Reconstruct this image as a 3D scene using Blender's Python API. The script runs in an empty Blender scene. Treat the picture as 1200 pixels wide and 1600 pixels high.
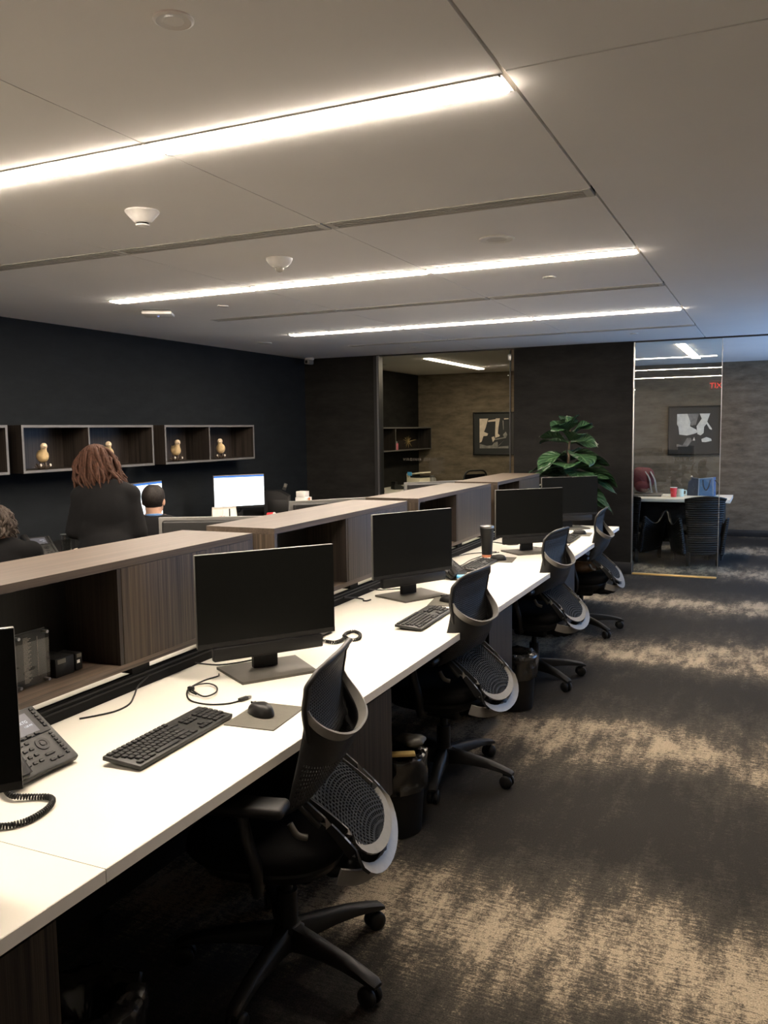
import bpy, bmesh, math, random
from math import sin, cos, pi, radians
from mathutils import Vector, Matrix

S = bpy.context.scene
COL = S.collection
random.seed(7)

# ------------------------------------------------------------------ camera
cam = bpy.data.cameras.new('camera'); cam_o = bpy.data.objects.new('camera', cam); COL.objects.link(cam_o)
F_PX, YAW, PITCH, ROLL = 1319.06, 0.429711, -0.0962368, -0.0141178
c_, s_ = cos(YAW), sin(YAW)
fwd = Vector((-s_*cos(PITCH), c_*cos(PITCH), sin(PITCH)))
rt = Vector((c_, s_, 0)); up = rt.cross(fwd)
rt2 = rt*cos(ROLL)+up*sin(ROLL); up2 = -rt*sin(ROLL)+up*cos(ROLL)
mw = Matrix.Identity(4)
for i in range(3):
    mw[i][0] = rt2[i]; mw[i][1] = up2[i]; mw[i][2] = -fwd[i]
mw[0][3], mw[1][3], mw[2][3] = 0, 0, 1.62
cam_o.matrix_world = mw
cam.sensor_fit = 'VERTICAL'; cam.sensor_height = 36.0; cam.sensor_width = 27.0
cam.lens = F_PX/1600*36.0
cam.clip_start = 0.05; cam.clip_end = 100
S.camera = cam_o

# ------------------------------------------------------------------ light and exposure
LAMP_COL = (1.0, 0.85, 0.70)
LAMP = 176.0
OFFICE_LAMP = 62.0
DAY = 7.0
w = bpy.data.worlds.new('world'); S.world = w; w.use_nodes = True
w.node_tree.nodes['Background'].inputs[0].default_value = (0.36, 0.56, 1.0, 1)
w.node_tree.nodes['Background'].inputs[1].default_value = DAY
S.view_settings.view_transform = 'Standard'
S.view_settings.look = 'None'
S.view_settings.exposure = 0.0
S.view_settings.gamma = 1.0
S.view_settings.use_curve_mapping = False
cy = S.cycles
cy.use_denoising = True
cy.max_bounces = 8; cy.diffuse_bounces = 5; cy.glossy_bounces = 4; cy.transmission_bounces = 6; cy.transparent_max_bounces = 8
cy.caustics_reflective = False; cy.caustics_refractive = False
cy.sample_clamp_indirect = 6.0

# ------------------------------------------------------------------ materials
def nodes_of(name):
    m = bpy.data.materials.new(name); m.use_nodes = True
    nt = m.node_tree
    return m, nt, nt.nodes['Principled BSDF']

def mat(name, col, rough=0.5, metal=0.0, var=0.06, scale=40.0, bump=0.0, bscale=200.0, spec=0.5, coat=0.0):
    """procedural paint / plastic / metal: base colour with slight noise variation and optional bump"""
    m, nt, b = nodes_of(name)
    N, L = nt.nodes, nt.links
    tc = N.new('ShaderNodeTexCoord')
    nz = N.new('ShaderNodeTexNoise'); nz.inputs['Scale'].default_value = scale; nz.inputs['Detail'].default_value = 3
    L.new(tc.outputs['Object'], nz.inputs['Vector'])
    rp = N.new('ShaderNodeValToRGB')
    rp.color_ramp.elements[0].position = 0.3; rp.color_ramp.elements[1].position = 0.7
    rp.color_ramp.elements[0].color = (*[c*(1-var) for c in col], 1)
    rp.color_ramp.elements[1].color = (*[min(1, c*(1+var)) for c in col], 1)
    L.new(nz.outputs[0], rp.inputs[0]); L.new(rp.outputs[0], b.inputs['Base Color'])
    b.inputs['Roughness'].default_value = rough; b.inputs['Metallic'].default_value = metal
    b.inputs['Specular IOR Level'].default_value = spec
    b.inputs['Coat Weight'].default_value = coat
    if bump:
        n2 = N.new('ShaderNodeTexNoise'); n2.inputs['Scale'].default_value = bscale
        L.new(tc.outputs['Object'], n2.inputs['Vector'])
        bp = N.new('ShaderNodeBump'); bp.inputs['Strength'].default_value = bump; bp.inputs['Distance'].default_value = 0.002
        L.new(n2.outputs[0], bp.inputs['Height']); L.new(bp.outputs[0], b.inputs['Normal'])
    return m

def emit(name, col, strength, base=0.02):
    m, nt, b = nodes_of(name)
    b.inputs['Base Color'].default_value = (base, base, base, 1)
    b.inputs['Emission Color'].default_value = (*col, 1)
    b.inputs['Emission Strength'].default_value = strength
    return m

def glass_mat(name, tint=(0.93, 0.96, 0.95), rough=0.0, k=1.8):
    """thin architectural glass: transparent with fresnel reflection"""
    m = bpy.data.materials.new(name); m.use_nodes = True
    nt = m.node_tree; N, L = nt.nodes, nt.links
    N.remove(N['Principled BSDF'])
    tr = N.new('ShaderNodeBsdfTransparent'); tr.inputs[0].default_value = (*tint, 1)
    gl = N.new('ShaderNodeBsdfGlossy'); gl.inputs['Roughness'].default_value = rough
    fr = N.new('ShaderNodeFresnel'); fr.inputs[0].default_value = 1.5
    mx = N.new('ShaderNodeMixShader')
    # both surfaces of the thin sheet reflect as one, at its outer face
    geo = N.new('ShaderNodeNewGeometry'); inv = N.new('ShaderNodeMath'); inv.operation = 'SUBTRACT'; inv.inputs[0].default_value = k
    sc = N.new('ShaderNodeMath'); sc.operation = 'MULTIPLY'; sc.inputs[1].default_value = k
    L.new(geo.outputs['Backfacing'], sc.inputs[0]); L.new(sc.outputs[0], inv.inputs[1])
    fm = N.new('ShaderNodeMath'); fm.operation = 'MULTIPLY'; fm.use_clamp = True
    L.new(fr.outputs[0], fm.inputs[0]); L.new(inv.outputs[0], fm.inputs[1])
    L.new(fm.outputs[0], mx.inputs[0]); L.new(tr.outputs[0], mx.inputs[1]); L.new(gl.outputs[0], mx.inputs[2])
    L.new(mx.outputs[0], N['Material Output'].inputs[0])
    return m

def wood(name, axis, dark, light, fine=55.0, rough=0.42):
    """streaked dark laminate, grain along the given axis"""
    m, nt, b = nodes_of(name); N, L = nt.nodes, nt.links
    tc = N.new('ShaderNodeTexCoord'); geo = N.new('ShaderNodeNewGeometry')
    mp = N.new('ShaderNodeMapping')
    sc = [fine, fine, fine]; sc[axis] = 1.1
    mp.inputs['Scale'].default_value = sc
    L.new(geo.outputs['Position'], mp.inputs['Vector'])
    n1 = N.new('ShaderNodeTexNoise'); n1.inputs['Scale'].default_value = 1.0; n1.inputs['Detail'].default_value = 4; n1.inputs['Roughness'].default_value = 0.65
    L.new(mp.outputs[0], n1.inputs['Vector'])
    mp2 = N.new('ShaderNodeMapping'); sc2 = [fine*4.5]*3; sc2[axis] = 2.0
    mp2.inputs['Scale'].default_value = sc2; L.new(geo.outputs['Position'], mp2.inputs['Vector'])
    n2 = N.new('ShaderNodeTexNoise'); n2.inputs['Scale'].default_value = 1.0; n2.inputs['Detail'].default_value = 2
    L.new(mp2.outputs[0], n2.inputs['Vector'])
    mx = N.new('ShaderNodeMath'); mx.operation = 'ADD'
    h = N.new('ShaderNodeMath'); h.operation = 'MULTIPLY'; h.inputs[1].default_value = 0.55
    L.new(n2.outputs[0], h.inputs[0]); L.new(n1.outputs[0], mx.inputs[0]); L.new(h.outputs[0], mx.inputs[1])
    rp = N.new('ShaderNodeValToRGB'); e = rp.color_ramp.elements
    e[0].position = 0.58; e[0].color = (*dark, 1); e[1].position = 0.98; e[1].color = (*light, 1)
    L.new(mx.outputs[0], rp.inputs[0]); L.new(rp.outputs[0], b.inputs['Base Color'])
    b.inputs['Roughness'].default_value = rough; b.inputs['Specular IOR Level'].default_value = 0.3
    return m

def wallpaper(name, c0, c1, sx=(1.6, 1.6, 5.0)):
    m, nt, b = nodes_of(name); N, L = nt.nodes, nt.links
    geo = N.new('ShaderNodeNewGeometry'); mp = N.new('ShaderNodeMapping'); mp.inputs['Scale'].default_value = sx
    L.new(geo.outputs['Position'], mp.inputs['Vector'])
    n1 = N.new('ShaderNodeTexNoise'); n1.inputs['Scale'].default_value = 2.2; n1.inputs['Detail'].default_value = 8; n1.inputs['Roughness'].default_value = 0.7
    L.new(mp.outputs[0], n1.inputs['Vector'])
    rp = N.new('ShaderNodeValToRGB'); e = rp.color_ramp.elements
    e[0].position = 0.35; e[0].color = (*c0, 1); e[1].position = 0.68; e[1].color = (*c1, 1)
    L.new(n1.outputs[0], rp.inputs[0]); L.new(rp.outputs[0], b.inputs['Base Color'])
    b.inputs['Roughness'].default_value = 0.85; b.inputs['Specular IOR Level'].default_value = 0.08
    bp = N.new('ShaderNodeBump'); bp.inputs['Strength'].default_value = 0.15; bp.inputs['Distance'].default_value = 0.01
    L.new(n1.outputs[0], bp.inputs['Height']); L.new(bp.outputs[0], b.inputs['Normal'])
    return m

def carpet_mat():
    m, nt, b = nodes_of('distressed_carpet'); N, L = nt.nodes, nt.links
    def math_(op, a, bb=None, c=None):
        n = N.new('ShaderNodeMath'); n.operation = op
        for i, x in enumerate((a, bb, c)):
            if x is None: continue
            if isinstance(x, (int, float)): n.inputs[i].default_value = x
            else: L.new(x, n.inputs[i])
        return n.outputs[0]
    geo = N.new('ShaderNodeNewGeometry')
    sep = N.new('ShaderNodeSeparateXYZ'); L.new(geo.outputs['Position'], sep.inputs[0])
    def noise(scale, detail=4, rough=0.6):
        mp = N.new('ShaderNodeMapping'); mp.inputs['Scale'].default_value = scale
        L.new(geo.outputs['Position'], mp.inputs['Vector'])
        n = N.new('ShaderNodeTexNoise'); n.inputs['Scale'].default_value = 1; n.inputs['Detail'].default_value = detail; n.inputs['Roughness'].default_value = rough
        L.new(mp.outputs[0], n.inputs['Vector']); return n.outputs[0]
    big = noise((1.3, 0.8, 1), 3)
    smear = noise((11, 2.6, 1), 8, 0.72)
    thread = noise((14, 120, 1), 4, 0.75)
    fleck = noise((60, 60, 1), 4, 0.75)
    weave = noise((190, 260, 1), 2, 0.6)
    # band centres every 1.86 m along the room
    y = math_('ADD', sep.outputs[1], math_('MULTIPLY', math_('SUBTRACT', big, 0.5), 0.9))
    ph = math_('MULTIPLY', math_('SUBTRACT', y, 2.50), 2*pi/1.86)
    band = math_('COSINE', ph)
    v = math_('ADD', band, math_('MULTIPLY', math_('SUBTRACT', smear, 0.5), 3.4))
    v = math_('ADD', v, math_('MULTIPLY', math_('SUBTRACT', thread, 0.5), 2.6))
    v = math_('ADD', v, math_('MULTIPLY', math_('SUBTRACT', fleck, 0.5), 2.2))
    v = math_('ADD', v, math_('MULTIPLY', math_('SUBTRACT', weave, 0.5), 0.9))
    patch = noise((3.2, 1.9, 1), 5, 0.65)
    v = math_('ADD', v, math_('MULTIPLY', math_('SUBTRACT', patch, 0.5), 2.6))
    rp = N.new('ShaderNodeValToRGB'); e = rp.color_ramp.elements
    e[0].position = 0.12; e[0].color = (0.016, 0.0143, 0.0125, 1); e[1].position = 0.86; e[1].color = (0.275, 0.228, 0.164, 1)
    k = rp.color_ramp.elements.new(0.52); k.color = (0.042, 0.037, 0.030, 1)
    k = rp.color_ramp.elements.new(0.66); k.color = (0.098, 0.081, 0.060, 1)
    L.new(math_('MULTIPLY_ADD', v, 0.37, 0.375), rp.inputs[0])
    # woven speckle over everything
    mx = N.new('ShaderNodeMix'); mx.data_type = 'RGBA'; mx.blend_type = 'MULTIPLY'; mx.inputs[0].default_value = 1.0
    r2 = N.new('ShaderNodeValToRGB'); r2.color_ramp.elements[0].position = 0.3; r2.color_ramp.elements[0].color = (0.6, 0.6, 0.6, 1)
    r2.color_ramp.elements[1].position = 0.7; r2.color_ramp.elements[1].color = (1.35, 1.35, 1.35, 1)
    L.new(weave, r2.inputs[0]); L.new(rp.outputs[0], mx.inputs[6]); L.new(r2.outputs[0], mx.inputs[7])
    L.new(mx.outputs[2], b.inputs['Base Color'])
    b.inputs['Roughness'].default_value = 0.95; b.inputs['Specular IOR Level'].default_value = 0.2
    bp = N.new('ShaderNodeBump'); bp.inputs['Strength'].default_value = 0.5; bp.inputs['Distance'].default_value = 0.004
    L.new(weave, bp.inputs['Height']); L.new(bp.outputs[0], b.inputs['Normal'])
    return m

M = dict(
    carpet=carpet_mat(),
    ceiling=mat('ceiling_paint', (0.91, 0.90, 0.875), 0.9, var=0.015, scale=2, spec=0.1),
    reveal=mat('shadow_reveal', (0.10, 0.09, 0.08), 0.9),
    lamp=emit('lamp_diffuser', LAMP_COL, LAMP),
    lamp_office=emit('office_lamp_diffuser', (1.0, 0.80, 0.58), OFFICE_LAMP),
    wall=wallpaper('charcoal_wallcovering', (0.0108, 0.0104, 0.0096), (0.020, 0.019, 0.0175)),
    wall_blue=wallpaper('blue_black_paint', (0.0098, 0.0116, 0.0134), (0.0135, 0.0156, 0.0178)),
    wall_taupe=wallpaper('taupe_wallcovering', (0.09, 0.073, 0.052), (0.185, 0.150, 0.107)),
    plaster=mat('side_wall_paint', (0.74, 0.72, 0.68), 0.8),
    plaster_grey=mat('grey_side_wall_paint', (0.45, 0.44, 0.42), 0.8),
    base=mat('black_baseboard', (0.012, 0.012, 0.012), 0.5),
    wood=wood('streaked_laminate', 2, (0.0035, 0.0028, 0.0022), (0.068, 0.050, 0.034), 75),
    wood_top=wood('laminate_top', 1, (0.030, 0.022, 0.0155), (0.062, 0.046, 0.033), 40, 0.5),
    wood_shelf=wood('laminate_shelf', 1, (0.025, 0.019, 0.015), (0.115, 0.086, 0.062), 40),
    wood_dark=wood('dark_laminate', 2, (0.008, 0.007, 0.006), (0.042, 0.033, 0.027)),
    wood_black=wood('black_laminate', 2, (0.004, 0.0036, 0.0034), (0.010, 0.009, 0.008)),
    edge_grey=mat('grey_shelf_edge', (0.095, 0.092, 0.088), 0.5),
    desk=mat('white_desktop', (0.58, 0.56, 0.495), 0.38, var=0.01, scale=6),
    desk_edge=mat('desktop_edge', (0.78, 0.74, 0.66), 0.5, var=0.02),
    black=mat('black_plastic', (0.008, 0.008, 0.008), 0.45, bump=0.1, bscale=900, spec=0.25),
    black_soft=mat('black_soft_plastic', (0.009, 0.009, 0.009), 0.5, bump=0.2, bscale=700, spec=0.3),
    charcoal=mat('charcoal_plastic', (0.017, 0.0175, 0.0165), 0.45, bump=0.1, bscale=900, spec=0.3),
    gunmetal=mat('gunmetal_base', (0.085, 0.080, 0.068), 0.45, metal=0.3),
    screen=mat('dark_screen', (0.0035, 0.0038, 0.0036), 0.35, var=0.02, spec=0.12),
    key=mat('black_key', (0.008, 0.008, 0.008), 0.5, spec=0.3),
    matte_black=mat('matte_black', (0.005, 0.005, 0.005), 0.8, spec=0.15),
    fabric=mat('black_fabric', (0.005, 0.005, 0.005), 0.95, spec=0.1, bump=0.4, bscale=500),
    suit=mat('black_suit', (0.006, 0.006, 0.0065), 0.9, spec=0.1, bump=0.4, bscale=300),
    elast=mat('black_elastomer', (0.009, 0.009, 0.009), 0.5, spec=0.35, bump=0.2, bscale=500),
    net=mat('blue_grey_net', (0.013, 0.015, 0.018), 0.65, spec=0.12),
    grey=mat('light_grey_plastic', (0.19, 0.183, 0.168), 0.5, spec=0.3),
    chrome=mat('polished_aluminium', (0.30, 0.285, 0.26), 0.38, metal=0.55),
    steel=mat('brushed_steel', (0.40, 0.40, 0.40), 0.35, metal=1.0),
    glass=glass_mat('clear_glass'),
    glass_coated=glass_mat('anti_reflective_glass', k=0.08),
    acrylic=glass_mat('clear_acrylic', (0.86, 0.87, 0.86)),
    frost=mat('frosted_vinyl', (0.13, 0.12, 0.10), 0.8),
    brass=mat('brass_threshold', (0.75, 0.52, 0.20), 0.35, metal=0.6),
    gold=mat('gold_metal', (0.55, 0.42, 0.20), 0.35, metal=0.8),
    white=mat('white_plastic', (0.72, 0.71, 0.68), 0.5, var=0.02),
    cream=mat('cream_plastic', (0.70, 0.64, 0.50), 0.5, var=0.02),
    vent_dark=mat('vent_slot', (0.025, 0.023, 0.02), 0.8),
    vent=mat('vent_metal', (0.55, 0.54, 0.51), 0.6, var=0.02),
    duck=mat('pale_carved_wood', (0.50, 0.36, 0.18), 0.55, var=0.2, scale=30),
    duck_head=mat('pale_carved_head', (0.60, 0.47, 0.32), 0.55, var=0.15, scale=30),
    root=mat('dark_root_wood', (0.05, 0.033, 0.022), 0.7, var=0.3),
    bone=mat('pale_tip', (0.62, 0.56, 0.48), 0.5),
    skin=mat('skin', (0.42, 0.25, 0.17), 0.55, var=0.08),
    hair_brown=mat('auburn_hair', (0.042, 0.019, 0.012), 0.7, spec=0.12, var=0.5, scale=60),
    hair_dark=mat('dark_hair', (0.012, 0.010, 0.009), 0.55, spec=0.12, var=0.5, scale=80),
    hair_grey=mat('dark_brown_curls', (0.040, 0.030, 0.024), 0.5, spec=0.12, var=0.6, scale=70),
    shirt=mat('white_collar', (0.6, 0.6, 0.62), 0.8),
    blue=mat('blue_leather', (0.055, 0.14, 0.31), 0.4, bump=0.1),
    navy=mat('navy_leather', (0.02, 0.03, 0.055), 0.45),
    red=mat('red_paper', (0.62, 0.035, 0.045), 0.5),
    maroon=mat('burgundy_canvas', (0.075, 0.007, 0.012), 0.75, bump=0.3),
    pink=mat('pink_box', (0.45, 0.12, 0.16), 0.6),
    orange=mat('orange_label', (0.55, 0.20, 0.08), 0.6),
    paper=mat('paper', (0.66, 0.62, 0.54), 0.8),
    mint=mat('pale_mint_glaze', (0.55, 0.70, 0.66), 0.3),
    copper=mat('copper_band', (0.62, 0.24, 0.13), 0.4, metal=0.4),
    sky=mat('bright_blue_pack', (0.10, 0.40, 0.75), 0.5),
    bag_brown=mat('brown_leather', (0.17, 0.10, 0.05), 0.55, var=0.4, scale=14, bump=0.3, bscale=60),
    liner=mat('black_bin_liner', (0.010, 0.010, 0.010), 0.22, var=0.2),
    cork=mat('yellow_wrapper', (0.42, 0.30, 0.10), 0.6),
    wicker=mat('black_wicker', (0.006, 0.006, 0.006), 0.45, spec=0.25, bump=0.3, bscale=150),
    soil=mat('potting_soil', (0.02, 0.014, 0.010), 0.95),
    pot=mat('dark_planter', (0.03, 0.03, 0.032), 0.6),
    bark=mat('plant_stem', (0.07, 0.05, 0.03), 0.8),
    lit_white=emit('screen_white', (0.86, 0.94, 1.0), 2.6),
    lit_blue=emit('screen_blue_bar', (0.02, 0.22, 0.80), 1.0),
    lit_grey=emit('phone_display', (0.30, 0.32, 0.45), 0.16),
    lit_text=emit('phone_text', (0.80, 0.86, 1.0), 0.7),
    lit_exit=emit('exit_red', (1.0, 0.05, 0.03), 14.0),
    led=emit('blue_led', (0.25, 0.35, 1.0), 3.0),
    mat_dark=mat('black_picture_mat', (0.011, 0.0115, 0.011), 0.6),
    pic_dark=mat('picture_dark', (0.010, 0.010, 0.011), 0.6),
    pic_white=mat('picture_white', (0.66, 0.63, 0.56), 0.6, var=0.12, scale=18),
    pic_sepia=mat('picture_sepia', (0.60, 0.50, 0.40), 0.6, var=0.12, scale=18),
    pic_grey=mat('picture_grey', (0.18, 0.17, 0.155), 0.6, var=0.3, scale=18),
)
# leaf: dark glossy green with paler veins
def leaf_mat():
    m, nt, b = nodes_of('fig_leaf'); N, L = nt.nodes, nt.links
    uv = N.new('ShaderNodeUVMap'); sp = N.new('ShaderNodeSeparateXYZ'); L.new(uv.outputs[0], sp.inputs[0])
    def mm(op, a, bb):
        n = N.new('ShaderNodeMath'); n.operation = op
        for i, x in enumerate((a, bb)):
            if isinstance(x, (int, float)): n.inputs[i].default_value = x
            else: L.new(x, n.inputs[i])
        return n.outputs[0]
    ab = mm('ABSOLUTE', mm('SUBTRACT', sp.outputs[0], 0.5), 0)
    side = mm('PINGPONG', mm('SUBTRACT', mm('MULTIPLY', sp.outputs[1], 7.0), mm('MULTIPLY', ab, 5.0)), 0.5)
    v = mm('MINIMUM', mm('MULTIPLY', ab, 9.0), mm('MULTIPLY', side, 3.2))
    rp = N.new('ShaderNodeValToRGB'); e = rp.color_ramp.elements
    e[0].position = 0.04; e[0].color = (0.085, 0.15, 0.065, 1); e[1].position = 0.22; e[1].color = (0.012, 0.036, 0.014, 1)
    L.new(v, rp.inputs[0]); L.new(rp.outputs[0], b.inputs['Base Color'])
    b.inputs['Roughness'].default_value = 0.33
    bp = N.new('ShaderNodeBump'); bp.inputs['Strength'].default_value = 0.5; bp.inputs['Distance'].default_value = 0.01
    L.new(v, bp.inputs['Height']); L.new(bp.outputs[0], b.inputs['Normal'])
    return m
M['leaf'] = leaf_mat()

# ------------------------------------------------------------------ mesh helpers
class MB:
    def __init__(s): s.v, s.f, s.m = [], [], []
    def add(s, vs, fs, X=None, mi=0):
        o = len(s.v)
        s.v += [(X @ Vector(p)) if X is not None else Vector(p) for p in vs]
        s.f += [[o+i for i in f] for f in fs]; s.m += [mi]*len(fs); return s
    def box(s, x0, x1, y0, y1, z0, z1, bev=0.0, X=None, mi=0, seg=2):
        if not bev:
            vs = [(x, y, z) for x in (x0, x1) for y in (y0, y1) for z in (z0, z1)]
            fs = [(0,1,3,2),(4,6,7,5),(0,4,5,1),(2,3,7,6),(0,2,6,4),(1,5,7,3)]
            return s.add(vs, fs, X, mi)
        bm = bmesh.new(); bmesh.ops.create_cube(bm, size=1)
        for v in bm.verts:
            v.co = Vector(((x0+x1)/2+v.co.x*(x1-x0), (y0+y1)/2+v.co.y*(y1-y0), (z0+z1)/2+v.co.z*(z1-z0)))
        bmesh.ops.bevel(bm, geom=bm.edges[:], offset=bev, segments=seg, profile=0.5, affect='EDGES')
        bm.verts.index_update()
        s.add([v.co.copy() for v in bm.verts], [[v.index for v in f.verts] for f in bm.faces], X, mi); bm.free(); return s
    def tube(s, pts, r, n=8, caps=True, closed=False, X=None, mi=0, flat=None):
        pts = [Vector(p) for p in pts]; k = len(pts)
        rs = r if isinstance(r, (list, tuple)) else [r]*k
        vs, fs = [], []; ref = None
        for i, p in enumerate(pts):
            a = pts[(i-1) % k] if (closed or i > 0) else p
            b = pts[(i+1) % k] if (closed or i < k-1) else p
            t = (b-a).normalized() if (b-a).length > 1e-9 else Vector((0,0,1))
            if ref is None:
                ref = Vector((0,0,1)) if abs(t.z) < 0.9 else Vector((1,0,0))
            u = (ref - t*ref.dot(t)).normalized(); w_ = t.cross(u); ref = u
            for j in range(n):
                an = 2*pi*j/n
                vs.append(p + (u*cos(an)*(flat or 1) + w_*sin(an))*rs[i])
        for i in range(k if closed else k-1):
            for j in range(n):
                a, b = i*n+j, i*n+(j+1) % n
                c, d = ((i+1) % k)*n+(j+1) % n, ((i+1) % k)*n+j
                fs.append((a, b, c, d))
        if caps and not closed:
            fs.append(tuple(range(n-1, -1, -1))); fs.append(tuple((k-1)*n+j for j in range(n)))
        return s.add(vs, fs, X, mi)
    def cyl(s, p0, p1, r0, r1=None, n=16, X=None, mi=0):
        return s.tube([p0, p1], [r0, r0 if r1 is None else r1], n, X=X, mi=mi)
    def lathe(s, prof, n=24, c=(0,0,0), X=None, mi=0, closed=False):
        vs, fs = [], []
        for (r, z) in prof:
            for j in range(n):
                a = 2*pi*j/n; vs.append((c[0]+r*cos(a), c[1]+r*sin(a), c[2]+z))
        k = len(prof)
        for i in range(k-1):
            for j in range(n):
                fs.append((i*n+j, i*n+(j+1) % n, (i+1)*n+(j+1) % n, (i+1)*n+j))
        if prof[0][0] > 1e-6: fs.append(tuple(range(n-1, -1, -1)))
        if prof[-1][0] > 1e-6: fs.append(tuple((k-1)*n+j for j in range(n)))
        return s.add(vs, fs, X, mi)
    def ell(s, c, r, n=16, m=10, X=None, mi=0):
        vs, fs = [], []
        for i in range(m+1):
            th = pi*i/m
            for j in range(n):
                a = 2*pi*j/n
                vs.append((c[0]+r[0]*sin(th)*cos(a), c[1]+r[1]*sin(th)*sin(a), c[2]+r[2]*cos(th)))
        for i in range(m):
            for j in range(n):
                fs.append((i*n+j, (i+1)*n+j, (i+1)*n+(j+1) % n, i*n+(j+1) % n))
        return s.add(vs, fs, X, mi)
    def prism(s, poly, z0, z1, X=None, mi=0):
        n = len(poly)
        vs = [(x, y, z0) for x, y in poly]+[(x, y, z1) for x, y in poly]
        fs = [tuple(range(n-1, -1, -1)), tuple(range(n, 2*n))]+[(i, (i+1) % n, n+(i+1) % n, n+i) for i in range(n)]
        return s.add(vs, fs, X, mi)
    def grid(s, fn, nu, nv, hole=None, X=None, mi=0):
        """surface fn(u,v); hole(i,j) in 0..1 pierces a cell"""
        P = [[Vector(fn(i/nu, j/nv)) for i in range(nu+1)] for j in range(nv+1)]
        vs, fs = [p for row in P for p in row], []
        for j in range(nv):
            for i in range(nu):
                q = [j*(nu+1)+i, j*(nu+1)+i+1, (j+1)*(nu+1)+i+1, (j+1)*(nu+1)+i]
                h = hole(i, j) if hole else 0
                if h <= 0: fs.append(q); continue
                c = sum((vs[k] for k in q), Vector())/4
                o = len(vs); vs += [c+(vs[k]-c)*h for k in q]
                for k in range(4): fs.append((q[k], q[(k+1) % 4], o+(k+1) % 4, o+k))
        return s.add(vs, fs, X, mi)
    def ribbon(s, pts, ups, wd, th, X=None, mi=0):
        """flat band along pts; ups = direction of its width at each point"""
        pts = [Vector(p) for p in pts]; k = len(pts); vs, fs = [], []
        ws = wd if isinstance(wd, (list, tuple)) else [wd]*k
        for i, p in enumerate(pts):
            t = (pts[min(i+1, k-1)]-pts[max(i-1, 0)]).normalized()
            u = Vector(ups[i]) if isinstance(ups, list) else Vector(ups)
            u = (u-t*u.dot(t)).normalized(); n_ = t.cross(u)
            a, b = u*ws[i]/2, n_*th/2
            vs += [p-a-b, p+a-b, p+a+b, p-a+b]
        for i in range(k-1):
            for j in range(4): fs.append((i*4+j, i*4+(j+1) % 4, (i+1)*4+(j+1) % 4, (i+1)*4+j))
        fs.append((3,2,1,0)); fs.append(tuple((k-1)*4+j for j in range(4)))
        return s.add(vs, fs, X, mi)
    def build(s, name, mats, parent=None, sharp=38, uv=None):
        me = bpy.data.meshes.new(name); me.from_pydata([tuple(p) for p in s.v], [], s.f); me.validate()
        if not isinstance(mats, (list, tuple)): mats = [mats]
        for m_ in mats: me.materials.append(M[m_] if isinstance(m_, str) else m_)
        if len(me.polygons) == len(s.m): me.polygons.foreach_set('material_index', s.m)
        bm = bmesh.new(); bm.from_mesh(me); bmesh.ops.recalc_face_normals(bm, faces=bm.faces[:]); bm.to_mesh(me); bm.free()
        me.shade_smooth(); me.set_sharp_from_angle(angle=radians(sharp))
        o = bpy.data.objects.new(name, me); COL.objects.link(o)
        if parent: o.parent = parent
        return o

def tag(o, label=None, cat=None, group=None, kind=None):
    if label: o['label'] = label
    if cat: o['category'] = cat
    if group: o['group'] = group
    if kind: o['kind'] = kind
    return o
def thing(name, label, cat, loc=(0,0,0), rz=0.0, group=None):
    o = bpy.data.objects.new(name, None); COL.objects.link(o)
    o.empty_display_size = 0.1
    o.location = loc; o.rotation_euler = (0, 0, rz)
    return tag(o, label, cat, group)
def single(mb, name, mats, label, cat, loc=(0,0,0), rz=0.0, group=None, sharp=38):
    o = mb.build(name, mats, None, sharp); o.location = loc; o.rotation_euler = (0, 0, rz)
    return tag(o, label, cat, group)
def struct(mb, name, mats, parent=None):
    o = mb.build(name, mats, parent)
    o['kind'] = 'structure'
    return o
def dup(o, loc=None, rz=None, label=None, parent=None):
    c = o.copy(); COL.objects.link(c)
    if parent is not None: c.parent = parent
    if loc is not None: c.location = loc
    if rz is not None: c.rotation_euler = (0, 0, rz)
    if label: c['label'] = label
    for ch in list(o.children): dup(ch, parent=c)
    return c
def label_part(o, label): o['label'] = label; return o
def solidify(o, t):
    md = o.modifiers.new('thickness', 'SOLIDIFY'); md.thickness = t; md.offset = 0; return o
def bake(o):
    """apply modifiers into the mesh"""
    dg = bpy.context.evaluated_depsgraph_get(); dg.update()
    me = bpy.data.meshes.new_from_object(o.evaluated_get(dg))
    o.modifiers.clear(); o.data = me; return o
def text(body, size, ext, name, m, parent=None, loc=(0,0,0), rot=(0,0,0), align='CENTER', spacing=1.0):
    cu = bpy.data.curves.new(name, 'FONT'); cu.body = body; cu.size = size; cu.extrude = ext
    cu.align_x = align; cu.align_y = 'CENTER'; cu.space_character = spacing
    t = bpy.data.objects.new(name, cu); COL.objects.link(t)
    dg = bpy.context.evaluated_depsgraph_get(); dg.update()
    me = bpy.data.meshes.new_from_object(t.evaluated_get(dg))
    bpy.data.objects.remove(t); me.materials.clear(); me.materials.append(M[m])
    o = bpy.data.objects.new(name, me); COL.objects.link(o); o.location = loc; o.rotation_euler = rot
    if parent: o.parent = parent
    return o
def spline(pts, n=8):
    """Catmull-Rom through pts"""
    P = [Vector(p) for p in pts]; out = []
    for i in range(len(P)-1):
        p0, p1, p2, p3 = P[max(i-1, 0)], P[i], P[i+1], P[min(i+2, len(P)-1)]
        for k in range(n):
            t = k/n
            out.append(0.5*((2*p1)+(-p0+p2)*t+(2*p0-5*p1+4*p2-p3)*t*t+(-p0+3*p1-3*p2+p3)*t**3))
    return out+[P[-1]]

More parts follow.
